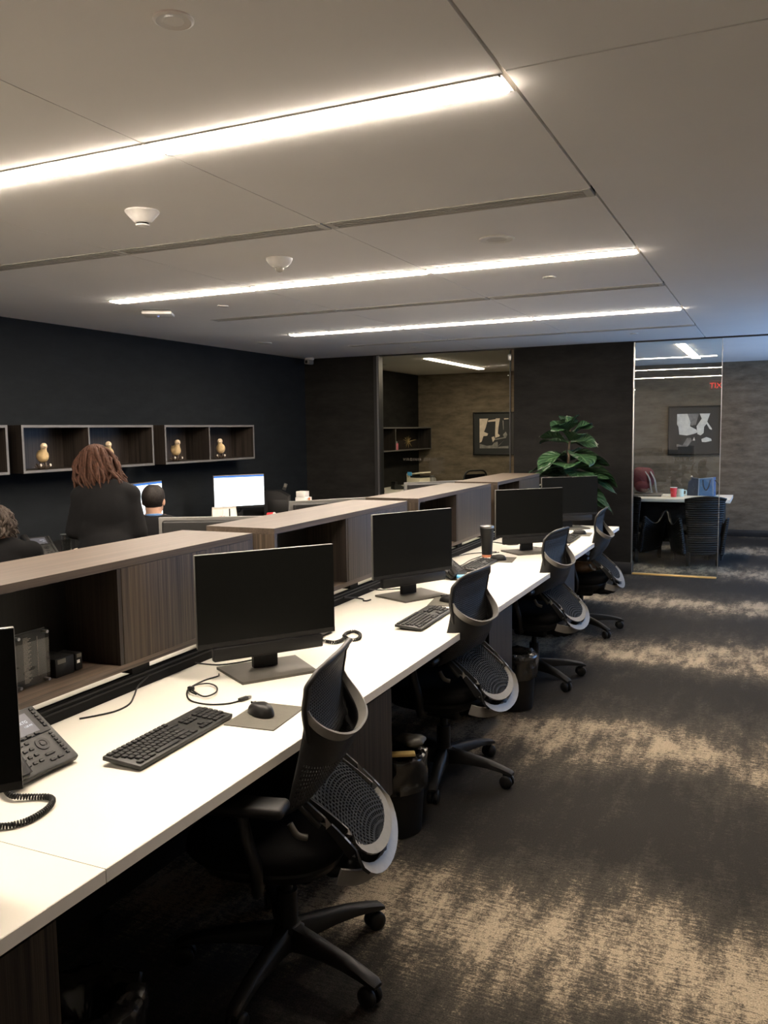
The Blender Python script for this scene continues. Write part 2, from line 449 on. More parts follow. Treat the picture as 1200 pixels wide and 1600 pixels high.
# ------------------------------------------------------------------ the room
XL, YW, ZC, XR, YN, YB = -5.45, 9.52, 2.54, 2.3, -3.2, 13.35
struct(MB().box(XL-.1, XR+.1, YN-.1, YB+.1, -.08, 0), 'floor', 'carpet')

# ceiling: separate panels with reveals between them, dark backing above
mb = MB()
RV = .004
xs_main = [(-5.45, -4.2-.001), (-4.2+.001, -3.045-RV/2), (-3.045+RV/2, -1.845-RV/2), (-1.845+RV/2, -.655-.005)]
rows = []                                   # (y, half width) of the lights and vents between the panels
LROWS = [2.285, 4.68, 7.085]
VROWS = [3.455, 5.855, 8.33]
feat = sorted([(y, .062) for y in LROWS+[-.115, -2.515]]+[(y, .058) for y in VROWS])
ys, y0 = [], YN
for y, h in feat:
    ys.append((y0, y-h)); y0 = y+h
ys.append((y0, YW))
for (a, b) in ys:
    for (x0, x1) in xs_main[1:]:
        mb.box(x0, x1, a, b, ZC, ZC+.03)
mb.box(-5.45, -4.2, YN, YW, ZC, ZC+.03)
for (a, b) in [(YN, 2.202), (2.21, YW)]:
    mb.box(-.655+.005, XR, a, b, ZC, ZC+.03)
for y in (-2.515, -.115): mb.box(-3.045, -.66, y-.062, y+.062, ZC, ZC+.03)
for (x0, x1) in ((XL, -2.03), (-1.97, XR)):
    mb.box(x0, x1, YW+.03, YB, ZC, ZC+.03)
mb.box(XL-.1, XR+.1, YN-.1, YB+.1, ZC+.05, ZC+.12, mi=1)
struct(mb, 'ceiling', ['ceiling', 'reveal'])

# walls
struct(MB().box(XL-.12, XL, YN, YW, 0, ZC+.05), 'wall_left', 'wall_blue')
struct(MB().box(XL-.12, XL, YW, YB, 0, ZC+.05), 'wall_office_left', 'wall')
struct(MB().box(XL, -4.47, YW, YW+.14, 0, ZC+.03), 'wall_far_left', 'wall')
struct(MB().box(-2.70, -1.375, YW, YW+.14, 0, ZC+.03), 'wall_far_center', 'wall')
struct(MB().box(-2.06, -1.94, YW+.14, YB, 0, ZC+.03), 'wall_office_divider', 'wall_taupe')
struct(MB().box(XL-.12, XR+.12, YB, YB+.12, 0, ZC+.05), 'wall_back', 'wall_taupe')
struct(MB().box(XL-.12, XR+.12, YN-.12, YN, 0, ZC+.05), 'wall_near', 'plaster')
# right wall with a wide window towards the far end
mb = MB()
WY0, WY1, WZ0, WZ1 = 7.6, 12.9, 0.35, 2.40
mb.box(XR, XR+.12, YN, WY0, 0, ZC+.05); mb.box(XR, XR+.12, WY1, YB, 0, ZC+.05)
mb.box(XR, XR+.12, WY0, WY1, 0, WZ0); mb.box(XR, XR+.12, WY0, WY1, WZ1, ZC+.05)
struct(mb, 'wall_right', 'plaster_grey')
wn = MB()
for y in (WY0, WY0+1.77, WY0+3.53, WY1-.05): wn.box(XR+.02, XR+.08, y, y+.05, WZ0, WZ1)
for z in (WZ0, WZ1-.05): wn.box(XR+.02, XR+.08, WY0, WY1, z, z+.05)
wf = struct(wn, 'window_3', 'base')
MB().box(XR+.045, XR+.05, WY0, WY1, WZ0, WZ1).build('pane', 'glass', wf)

# baseboards
struct(MB().box(-2.70, -1.365, YW-.012, YW+.15, 0, .13, .003), 'baseboard_far_center', 'base')
struct(MB().box(-1.94, XR, YB-.014, YB, 0, .10, .003), 'baseboard_back', 'base')
struct(MB().box(XL, -2.06, YB-.014, YB, 0, .10, .003), 'baseboard_office_back', 'base')
struct(MB().box(XL, XL+.014, YN, YW, 0, .10, .003), 'baseboard_left', 'base')

# glass partitions: left office front and right office front
g = struct(MB().box(-4.47, -4.40, YW-.02, YW+.10, 0, ZC), 'window_1', 'base')
MB().box(-4.425, -4.405, YW-.028, YW-.018, .01, ZC-.01).build('edge_strip', 'steel', g)
p1 = MB().box(-4.40, -3.56, YW+.02, YW+.03, .01, ZC-.012).build('pane', 'glass_coated', g)
p2 = MB().box(-3.555, -2.756, YW+.02, YW+.03, .01, ZC-.012).build('pane', 'glass_coated', g)
MB().box(-2.756, -2.744, YW+.012, YW+.038, 0, ZC-.012).build('edge_post', 'base', g)
MB().box(-2.775, -2.735, YW+.005, YW+.045, 2.40, 2.47, .004).build('patch_fitting', 'steel', g)
MB().box(-4.40, -2.70, YW, YW+.05, ZC-.014, ZC+.01).build('head_track', 'base', g)
t = text('VIRGINIA ZERAN', .045, .0003, 'frosted_lettering', 'frost', g, (-3.88, YW+.018, 1.262), (pi/2, 0, 0), spacing=1.35)
g = struct(MB().box(-1.375, -1.362, YW+.01, YW+.04, 0, ZC-.012), 'window_2', 'steel')
MB().box(-1.362, -.482, YW+.02, YW+.03, .015, ZC-.012).build('pane', 'glass', g)
MB().box(-.485, -.479, YW+.019, YW+.031, .015, ZC-.012).build('edge_strip', 'steel', g)
MB().box(-1.375, XR, YW, YW+.05, ZC-.014, ZC+.01).build('head_track', 'base', g)
MB().box(-1.362, -.49, YW-.01, YW+.06, 0, .015, .004).build('threshold', 'brass', g)
mb = MB()
for i in range(36): mb.box(-1.358+i*.0118, -1.358+i*.0118+.004, YW+.0175, YW+.0190, 1.225, 1.305)
mb.build('frosted_stripes', 'frost', g)
mb = MB()
for i in range(8): mb.box(-.575+i*.0118, -.575+i*.0118+.003, YW+.0175, YW+.0190, 1.235, 1.300)
mb.build('frosted_stripes', 'frost', g)
text('YULY GARCIA', .050, .0003, 'frosted_lettering', 'frost', g, (-.765, YW+.018, 1.266), (pi/2, 0, 0), spacing=1.25)

# ------------------------------------------------------------------ ceiling fittings
def strip_light(x0, x1, y, label, m='lamp', along_y=None, group='linear ceiling lights'):
    if along_y: cx, cy_ = along_y[0], (along_y[1]+along_y[2])/2; hx, hy = .05, (along_y[2]-along_y[1])/2
    else: cx, cy_ = (x0+x1)/2, y; hx, hy = (x1-x0)/2, .048
    t = thing('ceiling_light', label, 'light', (cx, cy_, ZC), 0, group)
    f = MB()
    f.box(-hx-.006, hx+.006, -hy-.012, -hy, -.003, .02); f.box(-hx-.006, hx+.006, hy, hy+.012, -.003, .02)
    f.box(-hx-.012, -hx, -hy-.012, hy+.012, -.003, .02); f.box(hx, hx+.012, -hy-.012, hy+.012, -.003, .02)
    f.build('frame', 'white', t)
    MB().box(-hx, hx, -hy, hy, -.009, .015, .004, seg=2).build('diffuser', m, t)
    return t
SEG = [(-4.185, -3.06, 'left'), (-3.03, -1.862, 'middle'), (-1.828, -.675, 'right')]
for yi, nm in zip(LROWS, ['in the row nearest the camera', 'in the second row from the camera', 'in the farthest row']):
    for a, b, sd in SEG:
        strip_light(a, b, yi, f'glowing linear ceiling light, {sd} segment {nm}', group='linear ceiling lights of the open office')
strip_light(-4.185, -3.06, -.115, 'added unseen linear ceiling light behind the camera, over the far worktop', group='linear ceiling lights of the open office')  # out of view segment, added to brighten the near ceiling
strip_light(-4.185, -3.06, -2.515, 'rearmost added unseen linear ceiling light, over the far worktop', group='linear ceiling lights of the open office')  # another added segment, never in view, lifts the ceiling from behind
strip_light(0, 0, 0, 'glowing linear ceiling light in the left glass office', 'lamp_office', (-4.06, 10.26, 12.5))
strip_light(0, 0, 0, 'short glowing ceiling light in the right glass office', 'lamp_office', (-.95, 10.1, 12.3))

def slot_vent(x0, x1, y, label, slots=3):
    cx = (x0+x1)/2; h = (x1-x0)/2
    t = thing('ceiling_vent', label, 'vent', (cx, y, ZC), 0, 'slot vents in the ceiling')
    MB().box(-h, h, -.055, .055, .012, .03).build('backing', 'vent_dark', t)
    f = MB()
    f.box(-h, h, -.056, -.046, -.003, .015); f.box(-h, h, .046, .056, -.003, .015)
    f.box(-h, -h+.03, -.05, .05, -.002, .015); f.box(h-.03, h, -.05, .05, -.002, .015)
    f.build('frame', 'vent', t)
    for k in range(3):
        yy = -.023+k*.023
        MB().box(-h+.03, h-.03, yy-.0045, yy+.0045, -.002, .014).build('slat', 'vent', t)
    return t
for yi, nm in zip(VROWS, ['between the first and second light rows', 'between the second and third light rows', 'beyond the farthest light row']):
    for a, b, sd in SEG:
        slot_vent(a-.01, b+.01, yi, f'long slotted air vent {nm}, {sd} segment')
slot_vent(-5.2, -4.95, 10.9, 'short slotted air vent in the left glass office ceiling')

def ceiling_disc(x, y, r, label, cat='speaker', m='vent', name='ceiling_speaker'):
    t = thing(name, label, cat, (x, y, ZC))
    MB().lathe([(r, 0), (r, -.004), (r-.006, -.007), (r-.01, -.005)], 32).build('rim', 'white', t)
    MB().lathe([(r-.010, -.0045), (0, -.006)], 32).build('grille', m, t)
ceiling_disc(-1.238, 1.612, .045, 'flat round sprinkler cover plate in the ceiling nearest the camera', 'sprinkler', 'ceiling', 'sprinkler_cover')
ceiling_disc(-1.24, 4.064, .085, 'round grey ceiling speaker right of the second air vent')
ceiling_disc(-1.262, 5.229, .040, 'small round sprinkler cover beyond the second light row, right side', 'sprinkler', 'vent', 'sprinkler_cover')
ceiling_disc(-3.66, 5.22, .040, 'small round sprinkler cover just below the left end of the second light row', 'sprinkler', 'vent', 'sprinkler_cover')
ceiling_disc(-4.81, 7.56, .085, 'round ceiling speaker near the blue black left wall')
ceiling_disc(-3.66, 8.87, .040, 'small round sprinkler cover near the left glass office', 'sprinkler', 'vent', 'sprinkler_cover')
ceiling_disc(-1.26, 8.74, .040, 'small round sprinkler cover above the far dark wall pier', 'sprinkler', 'vent', 'sprinkler_cover')

t = thing('smoke_detector', 'white cone shaped smoke detector left of the middle vent segment', 'smoke detector', (-2.40, 2.87, ZC))
MB().lathe([(.070, 0), (.070, -.006), (.058, -.020), (.044, -.036), (.036, -.044), (.030, -.048)], 32).build('body', 'white', t)
MB().lathe([(.026, -.047), (.026, -.056)], 24).build('sensor_slot', 'black', t)
MB().lathe([(.029, -.055), (.027, -.060), (.012, -.064), (0, -.065)], 24).build('cap', 'white', t)
t = thing('motion_sensor', 'white round ceiling motion sensor with a shiny lens, between vent and second lights', 'sensor', (-2.41, 3.965, ZC))
MB().lathe([(.070, 0), (.070, -.008), (.060, -.026), (.044, -.040), (.026, -.048)], 32).build('body', 'white', t)
MB().ell((0, 0, -.050), (.024, .024, .022)).build('lens', 'chrome', t)
t = thing('wireless_unit', 'square white ceiling wireless unit with a tiny blue light', 'wireless unit', (-4.25, 5.22, ZC), .55)
MB().box(-.11, .11, -.11, .11, -.032, -.006, .010).build('cover', 'white', t)
MB().box(-.10, .10, -.10, .10, -.007, 0).build('mount_plate', 'black', t)
MB().lathe([(.007, -.034), (.004, -.036), (0, -.036)], 12).build('indicator', 'led', t)
t = thing('security_camera', 'small white security camera under the ceiling in the far left corner', 'camera', (-5.28, 9.35, ZC))
MB().box(-.05, .05, -.03, .03, -.03, 0, .006).build('bracket', 'white', t)
MB().box(-.03, .045, -.09, .03, -.085, -.028, .012).build('body', 'grey', t)
MB().cyl((.005, -.088, -.058), (.005, -.094, -.058), .018).build('lens', 'black', t)

t = thing('exit_sign', 'red lit exit sign hanging from the ceiling, seen only as a reflection', 'sign', (-1.02, .42, ZC))
MB().box(-.16, .16, -.02, .02, -.20, 0, .005).build('housing', 'white', t)
text('EXIT', .15, .001, 'lettering', 'lit_exit', t, (0, .022, -.105), (pi/2, 0, pi))
MB().box(-.145, .145, .0195, .0212, -.185, -.02).build('face_plate', 'red', t)

# ------------------------------------------------------------------ benches
ZD = .735
def worktop(y0, y1, x0, x1, label):
    t = thing('worktop', label, 'desk', ((x0+x1)/2, (y0+y1)/2, ZD))
    hx, hy = (x1-x0)/2, (y1-y0)/2
    MB().box(-hx, hx-.0015, -hy, hy, -.030, 0).build('top', 'desk', t)
    MB().box(hx-.0015, hx, -hy, hy, -.030, -.0008).build('edge_band', 'desk_edge', t)
    return t
W0 = worktop(-.32, 1.257, -1.985, -1.214, 'white worktop at the near end, before the crosswise seam')
W1 = worktop(1.2595, 7.69, -1.985, -1.214, 'long white worktop running from the seam to the far wall pier')
W2 = worktop(-.32, 7.69, -2.86, -2.065, 'long white worktop on the far side of the dark shelf units')
for W_, ys_, sg in ((W0, (-.25, 1.19), 1), (W1, (1.33, 7.60), 1), (W2, (.4, 4.0, 7.5), -1)):
    cx, cyy, _z = W_.location
    for y in ys_:
        x0 = (-1.90 if sg > 0 else -2.16)-cx
        mb = MB(); mb.box(x0-.02, x0+.02, y-.025-cyy, y+.025-cyy, -ZD, -.030)
        mb.box(min(x0, x0+.40*sg), max(x0, x0+.40*sg), y-.025-cyy, y+.025-cyy, -ZD, -ZD+.03)
        mb.build('leg', 'matte_black', W_)
for nm, x in (('near', -1.965), ('far', -2.085)):
    mb = MB(); mb.box(x-.012, x+.012, -.30, 7.66, .06, .700)
    for y in (0.4, 2.0, 3.6, 5.2, 6.9): mb.box(x-.03, x+.03, y-.02, y+.02, 0, .06)
    single(mb, 'modesty_panel', 'matte_black', f'long black modesty panel under the {"white worktop in front" if nm=="near" else "worktop behind the shelf units"}', 'panel')
mb = MB()
mb.box(-1.34, -1.30, -.25, 7.62, .651, .7045); mb.box(-1.90, -1.86, -.25, 7.62, .651, .7045)
for y in (-.2, 1.30, 2.95, 4.60, 6.25, 7.5): mb.box(-1.86, -1.34, y, y+.04, .66, .7045)
single(mb, 'desk_rail', 'matte_black', 'black steel support rail running under the front of the white worktop', 'frame')

# cable rail between the two worktops
t = thing('cable_rail', 'black cable rail along the joint between the two worktops', 'cable rail', (-2.025, 3.7, ZD))
mb = MB(); mb.box(-.035, -.025, -4.0, 3.98, -.06, .004); mb.box(.028, .040, -4.0, 3.98, -.05, .060); mb.box(-.035, .04, -4.0, 3.98, -.062, -.05)
mb.build('channel', 'matte_black', t)
MB().box(.0395, .0425, -4.0, 3.98, .030, .036).build('ridge', 'black', t)
MB().box(.0395, .0425, -4.0, 3.98, .046, .052).build('ridge', 'black', t)

# shelf units standing on the rail
def shelf_unit(y0, y1, ydiv, label):
    t = thing('shelf_unit', label, 'shelf unit', (-1.96, y0, ZD), 0, 'dark wood shelf units along the desks')
    Ln = y1-y0; d = ydiv-y0; T = .466; B = .090; D = -.36
    MB().box(D, 0, 0, Ln, T-.025, T).build('top', 'wood_top', t)
    MB().box(D+.001, -.001, .0, Ln, T-.0265, T-.025).build('top_edge', 'wood_dark', t)
    BK = -.25
    MB().box(BK, 0, .0, Ln, B, B+.022).build('bottom_shelf', 'wood_shelf', t)
    MB().box(D, 0, 0, .022, B+.022, T-.0265).build('end_panel', 'wood', t)
    MB().box(D, 0, Ln-.022, Ln, B+.022, T-.0265).build('end_panel', 'wood', t)
    MB().box(BK, BK+.016, .022, Ln-.022, B+.022, T-.0265).build('back_panel', 'wood_black', t)
    MB().box(BK+.016, -.002, d-.018, d, B+.022, T-.0265).build('divider', 'wood_dark', t)
    MB().box(-.020, .0, d+.001, Ln-.0225, B+.0225, T-.027).build('door', 'wood', t)
    for yy in (d+.10, Ln-.12, .12):
        MB().box(-.16, -.02, yy-.045, yy+.045, .062, B).build('bracket', 'matte_black', t)
    return t
shelf_unit(1.47, 2.955, 2.165, 'dark wood shelf unit nearest the camera, its near end cut by the frame')
shelf_unit(3.125, 4.61, 3.83, 'dark wood shelf unit second from the camera, behind the second monitor')
shelf_unit(4.785, 6.27, 5.50, 'dark wood shelf unit third from the camera, behind the black tumbler')
shelf_unit(6.445, 7.78, 7.10, 'farthest dark wood shelf unit, next to the potted fig')

# hanging pedestals
def pedestal(y1, label):
    t = thing('pedestal', label, 'cabinet', (-1.28, y1, .235), 0, 'dark wood pedestals hanging under the worktop')
    MB().box(-.52, -.019, -.42, 0, 0, .415).build('body', 'wood_dark', t)
    MB().box(-.018, 0, -.42, 0, .002, .415).build('drawer_front', 'wood', t)
    return t
pedestal(1.184, 'dark striped wood pedestal at the bottom left corner beside a bin')
pedestal(2.835, 'dark wood pedestal under the worktop behind the nearest chair')
pedestal(4.478, 'dark wood pedestal under the worktop behind the second chair')
pedestal(6.12, 'dark wood pedestal under the worktop behind the third chair')
#NEXT
# ------------------------------------------------------------------ task chairs
def lerp(a, b, t): return a+(b-a)*t
def pw(tab, z):
    for (z0, v0), (z1, v1) in zip(tab, tab[1:]):
        if z <= z1:
            t = max(0, min(1, (z-z0)/(z1-z0))); t = t*t*(3-2*t); return lerp(v0, v1, t)
    return tab[-1][1]
def make_chair():
    t = thing('task_chair', 'chair', 'chair')
    # seat
    def seat_outline(s, k=1.0):
        pts = []
        for i in range(48):
            a = 2*pi*i/48; e = 2/2.8
            pts.append((.03+.245*k*math.copysign(abs(cos(a))**e, cos(a)), .25*k*math.copysign(abs(sin(a))**e, sin(a))))
        return pts
    mb = MB(); prof = [(.86, .405), (.96, .412), (1.0, .430), (.99, .452), (.94, .466), (.80, .472), (.5, .468), (.2, .464)]
    vs, fs = [], []
    for k, z in prof: vs += [(x, y, z-.012*max(0, (x-.2))/.08) for x, y in seat_outline(0, k)]
    for i in range(len(prof)-1):
        for j in range(48): fs.append((i*48+j, i*48+(j+1) % 48, (i+1)*48+(j+1) % 48, (i+1)*48+j))
    fs.append(tuple(range(47, -1, -1))); fs.append(tuple((len(prof)-1)*48+j for j in range(48)))
    mb.add(vs, fs); mb.build('seat', 'fabric', t, 60)
    mb = MB(); prof = [(.30, .335), (.62, .345), (.84, .368), (.90, .395), (.88, .408)]
    vs, fs = [], []
    for k, z in prof: vs += [(x-.03*(1-k), y, z) for x, y in seat_outline(0, k)]
    for i in range(len(prof)-1):
        for j in range(48): fs.append((i*48+j, i*48+(j+1) % 48, (i+1)*48+(j+1) % 48, (i+1)*48+j))
    fs.append(tuple(range(47, -1, -1))); fs.append(tuple((len(prof)-1)*48+j for j in range(48)))
    mb.add(vs, fs)
    mb.box(-.10, .12, -.07, .07, .290, .345, .02)
    mb.build('seat_pan', 'black_soft', t, 50)
    MB().tube(spline([(-.10, 0, .335), (-.20, 0, .335), (-.262, 0, .365), (-.285, 0, .41)]), [.05, .048, .045, .043]*6+[.04], 12, flat=.7).build('back_arm', 'black_soft', t, 60)
    # upper back panel with a rolled top
    bz = [(.735, .165), (.80, .150), (.88, .148), (.945, .156), (.985, .170), (1.01, .186)]
    hw = [(.735, .165), (.80, .190), (.88, .204), (.95, .206), (.985, .204), (1.01, .198)]
    def top(u, v):
        uu = 2*u-1; z = .735+.275*v
        z -= .042*max(0, v-.75)/.25*abs(uu)**5
        b = pw(bz, z)-.016*uu*uu
        return (-b, uu*pw(hw, z), z-.022*v)
    NU, NV = 30, 28
    o = MB().grid(top, NU, NV, lambda i, j: .52 if 2 <= i < NU-2 and 1 <= j < NV-2 else 0).build('back_net', 'elast', t, 60)
    solidify(o, .005); bake(o)
    rim = [top(0, k/16) for k in range(17)]+[top(k/12, 1) for k in range(1, 12)]+[top(1, 1-k/16) for k in range(17)]
    MB().tube(rim, .0085, 8).build('back_rim', 'elast', t, 60)
    # upper loop: a U shaped band standing off the back
    lp, ups = [], []
    for k in range(33):
        a = pi*k/32; sn = sin(a)
        y = .196*math.copysign(abs(cos(a))**.8, cos(a)); z = .865-.105*sn**.75; b = .136+.098*sn**1.1
        lp.append((-b, y, z)); ups.append(Vector((-.75, 0, .66)))
    MB().ribbon(lp, ups, [.014+.020*sin(pi*k/32)**.6 for k in range(33)], .007).build('upper_loop', 'grey', t, 60)
    # lower back: flares from the loop to a wide skirt, pierced along its lower edge
    def skirt(u, v):
        a = pi*u; sn = sin(a)
        y0 = .192*math.copysign(abs(cos(a))**.8, cos(a)); p0 = Vector((-(.132+.088*sn**1.1), y0, .855-.105*sn**.75))
        y1 = .240*math.copysign(abs(cos(a))**.7, cos(a)); p1 = Vector((-(.085+.065*sn), y1, .590+.035*sn))
        p = p0.lerp(p1, v); p.x -= .012*sin(pi*v)*sn; p.y *= 1-.10*sin(pi*min(1, v*1.1))*(1-v)
        return p
    o = MB().grid(skirt, 40, 20, lambda i, j: .50 if j >= 9 and 2 <= i < 38 and j < 19 else 0).build('lower_back', 'elast', t, 60)
    solidify(o, .006); bake(o)
    # lower U: net, inner grey band, polished outer band
    def upath(wy, zb, n=33, dz=0., db=0.):
        P = []
        top_p, bot = Vector((-.105, 0, .615)), Vector((-.305, 0, zb))
        for k in range(n):
            q = -1+2*k/(n-1); s_ = abs(q)
            if s_ > .45: f = (s_-.45)/.55; y = wy; dn = (1-f)*.66
            else: an = s_/.45*pi/2; y = wy*sin(an); dn = .66+.34*cos(an)
            p = top_p.lerp(bot, dn); p.x -= .018*sin(pi*dn)
            P.append(Vector((p.x-db, math.copysign(y, q) if y else 0, p.z+dz)))
        return P
    inn, out = upath(.158, .428), upath(.192, .380, db=.012)
    nrm = Vector((-.70, 0, -.70))
    def band(P, wd, th, name, m_in):
        mb = MB().ribbon(P, nrm, wd, th); cen = Vector((-.19, 0, .54))
        for i, f in enumerate(mb.f):
            c = sum((mb.v[k] for k in f), Vector())/len(f)
            if len(f) == 4 and i < 4*32:
                seg = i//4; mid = (P[seg]+P[seg+1])/2
                out_ = (c-mid).dot(Vector((0, mid.y, 0)) if abs(mid.y) > .08 else (mid-cen)) > 0
                mb.m[i] = 1 if (out_ and abs(-1+2*seg/31) > .30) or (i % 4 in (1, 3) and abs(-1+2*seg/31) > .62) else 0
        mb.build(name, [m_in, 'black_soft'], t, 60)
    band(inn, [.010+.020*min(1, (1-abs(-1+2*k/32))*1.6) for k in range(33)], .006, 'inner_band', 'grey')
    band(out, [.010+.026*min(1, (1-abs(-1+2*k/32))*1.8) for k in range(33)], .009, 'outer_band', 'chrome')
    def netf(u, v):
        dn = .01+.975*v; w_ = .158 if dn < .66 else .158*math.sqrt(max(0, 1-((dn-.66)/.34)**2))
        p = Vector((-.105, 0, .615)).lerp(Vector((-.305, 0, .428)), dn); q = 2*u-1
        return Vector((p.x-.018*sin(pi*dn)+.035*(1-q*q)*w_/.158, q*w_, p.z+.035*(1-q*q)*w_/.158))
    o = MB().grid(netf, 20, 22, lambda i, j: .62).build('lumbar_net', 'net', t, 60)
    solidify(o, .004); bake(o)
    for s_ in (-1, 1):
        a0 = Vector((-.135, s_*.196, .575)); d = Vector((-.60, 0, -.60)).normalized()
        m_ = MB()
        m_.box(-.008, .008, -.010, .010, -.045, .045, .005, Matrix.Translation(a0) @ Vector((0, 0, 1)).rotation_difference(-d).to_matrix().to_4x4())
        m_.build('height_lever', 'charcoal', t)
        # bracket that carries the band forward to the seat
        bp = spline([(-.300, s_*.02, .378), (-.292, s_*.085, .376), (-.262, s_*.150, .384), (-.215, s_*.190, .402)], 6)
        MB().ribbon(bp, Vector((-.25, 0, 1)), [.046]*len(bp), .008).build('bracket', 'grey', t, 60)
        # arm: pad, post
        pad = MB(); pad.box(-.10, .20, s_*.275-.043, s_*.275+.043, .605, .640, .016, seg=3); pad.build('arm_pad', 'black_soft', t, 60)
        ap = spline([(.03, s_*.275, .608), (.015, s_*.280, .54), (-.01, s_*.278, .45), (.0, s_*.245, .375), (.02, s_*.16, .352)], 6)
        MB().tube(ap, [.026]*len(ap), 10, flat=.6).build('arm_post', 'black_soft', t, 60)
        MB().tube(spline([(-.10, s_*.255, .575), (-.12, s_*.255, .545), (-.145, s_*.245, .535)], 5), .009, 8).build('back_lever', 'gunmetal', t, 60)
    MB().cyl((0, 0, .11), (0, 0, .24), .032).cyl((0, 0, .24), (0, 0, .30), .018).build('gas_cylinder', 'black', t)
    MB().lathe([(.050, .065), (.054, .075), (.050, .125), (.036, .135)], 24).build('hub', 'black_soft', t)
    for k in range(5):
        vs, fs = [], []
        sec = [(.035, .100, .030, .033), (.09, .102, .027, .026), (.16, .100, .024, .020), (.23, .094, .022, .016), (.29, .084, .021, .012), (.335, .074, .021, .009), (.348, .068, .016, .005)]
        for (x, z, hy, hz) in sec:
            vs += [(x, -hy, z-hz), (x, hy, z-hz), (x, hy, z+hz*.5), (x, hy*.6, z+hz), (x, -hy*.6, z+hz), (x, -hy, z+hz*.5)]
        for i in range(len(sec)-1):
            for j in range(6): fs.append((i*6+j, i*6+(j+1) % 6, (i+1)*6+(j+1) % 6, (i+1)*6+j))
        fs.append(tuple(range(5, -1, -1))); fs.append(tuple((len(sec)-1)*6+j for j in range(6)))
        lg = MB().add(vs, fs).build('leg', 'black_soft', t, 50)
        lg.rotation_euler = (0, 0, 2*pi*k/5)
        cs = MB(); cs.cyl((.328, 0, .058), (.328, 0, .075), .008, n=8)
        X = Matrix.Translation((.318, 0, .030)) @ Matrix.Rotation(pi/2, 4, 'X')
        for zz in (-1, 1):
            cs.lathe([(.012, zz*.006), (.028, zz*.006), (.030, zz*.010), (.030, zz*.020), (.026, zz*.025), (.010, zz*.026)], 20, X=X)
        cs.box(.300, .335, -.006, .006, .032, .062, .003)
        cs.build('caster', 'black', lg, 50)
    return t
chair0 = make_chair()
def place_chair(x, y, rz, base, label, first=False):
    c = chair0 if first else dup(chair0)
    c.location = (x, y, 0); c.rotation_euler = (0, 0, rz); c['label'] = label; c['group'] = 'task chairs of the open office'
    legs = [ch for ch in c.children if ch.name.startswith('leg')]
    for k, l in enumerate(legs): l.rotation_euler = (0, 0, base+2*pi*k/5-rz)
    return c
place_chair(-1.30, 2.09, pi+radians(13), radians(-13), 'black mesh back task chair nearest the camera', True)
place_chair(-1.364, 3.615, pi-radians(4), radians(-6), 'black mesh back task chair second from the camera')
place_chair(-1.36, 5.28, pi-radians(7), radians(-38), 'black mesh back task chair third from the camera')
place_chair(-1.35, 6.72, pi+radians(2), radians(-42), 'farthest black mesh back task chair with a brown bag on its seat')

# brown leather bag on the far chair's seat
def crumple(fn, nu, nv, amp, freq, seed):
    from mathutils import noise
    def g(u, v):
        p = Vector(fn(u, v)); d = noise.noise(p*freq+Vector((seed, seed*2, 0)))
        return p*(1+amp*d)
    return g
def lump(rx, ry, rz, amp, freq, seed, nu=36, nv=18):
    def fn(u, v):
        a, th = 2*pi*u, pi*(1-v)
        return (rx*sin(th)*cos(a), ry*sin(th)*sin(a), rz*cos(th))
    return MB().grid(crumple(fn, nu, nv, amp, freq, seed), nu, nv)
t = thing('leather_bag', 'slouched brown leather bag lying on the farthest task chair', 'bag', (-1.36, 6.70, .540))
lump(.17, .19, .068, .20, 14, 3).build('body', 'bag_brown', t, 60)
MB().tube(spline([(-.05, -.15, .03), (.02, -.19, .055), (.10, -.14, .045), (.14, -.03, .05)], 8), .010, 8).build('strap', 'bag_brown', t, 60)

# ------------------------------------------------------------------ waste bins
def bin_(x, y, label, seed, extra=None):
    t = thing('waste_bin', label, 'bin', (x, y, 0), 0, 'waste bins under the worktop')
    MB().lathe([(.105, 0), (.110, .004), (.130, .30), (.126, .30), (.106, .010), (0, .010)], 32).build('body', 'black', t)
    from mathutils import noise
    def fn(u, v):
        a = 2*pi*u; n1 = noise.noise(Vector((cos(a)*3.5, sin(a)*3.5, v*4+seed))); n2 = noise.noise(Vector((cos(a)*9, sin(a)*9, v*9+seed)))
        if v < .4: r, z = .137, .19+.13*v/.4
        else: q = (v-.4)/.6; r, z = .137*(1-q*.85), .32+.035*sin(pi*q)-.06*q
        r += .010*n1+.007*n2; z += .010*n1*(v > .1)+.007*n2*(v > .1)
        return (r*cos(a), r*sin(a), z)
    o = MB().grid(fn, 64, 24).build('bin_liner', 'liner', t, 25)
    return t
bin_(-1.41, 1.375, 'black lined waste bin at the bottom left beside the striped pedestal', 1.3)
bin_(-1.36, 3.03, 'black lined waste bin between the nearest and second chairs, with a yellow wrapper in it', 4.1)
bin_(-1.33, 4.69, 'black lined waste bin between the second and third chairs', 7.7)
mb = MB(); mb.box(-.055, .055, -.02, .02, -.006, .006, .004)
o = single(mb, 'wrapper', 'cork', 'crumpled yellow wrapper on top of the second waste bin', 'wrapper', (-1.29, 2.945, .352), .5)
lumpw = lump(.07, .05, .022, .5, 22, 9).build('plastic_bag', 'steel'); lumpw.location = (-1.30, 3.055, .372)
tag(lumpw, 'crumpled clear plastic bag on top of the second waste bin', 'plastic bag'); lumpw.data.materials[0] = M['gunmetal']

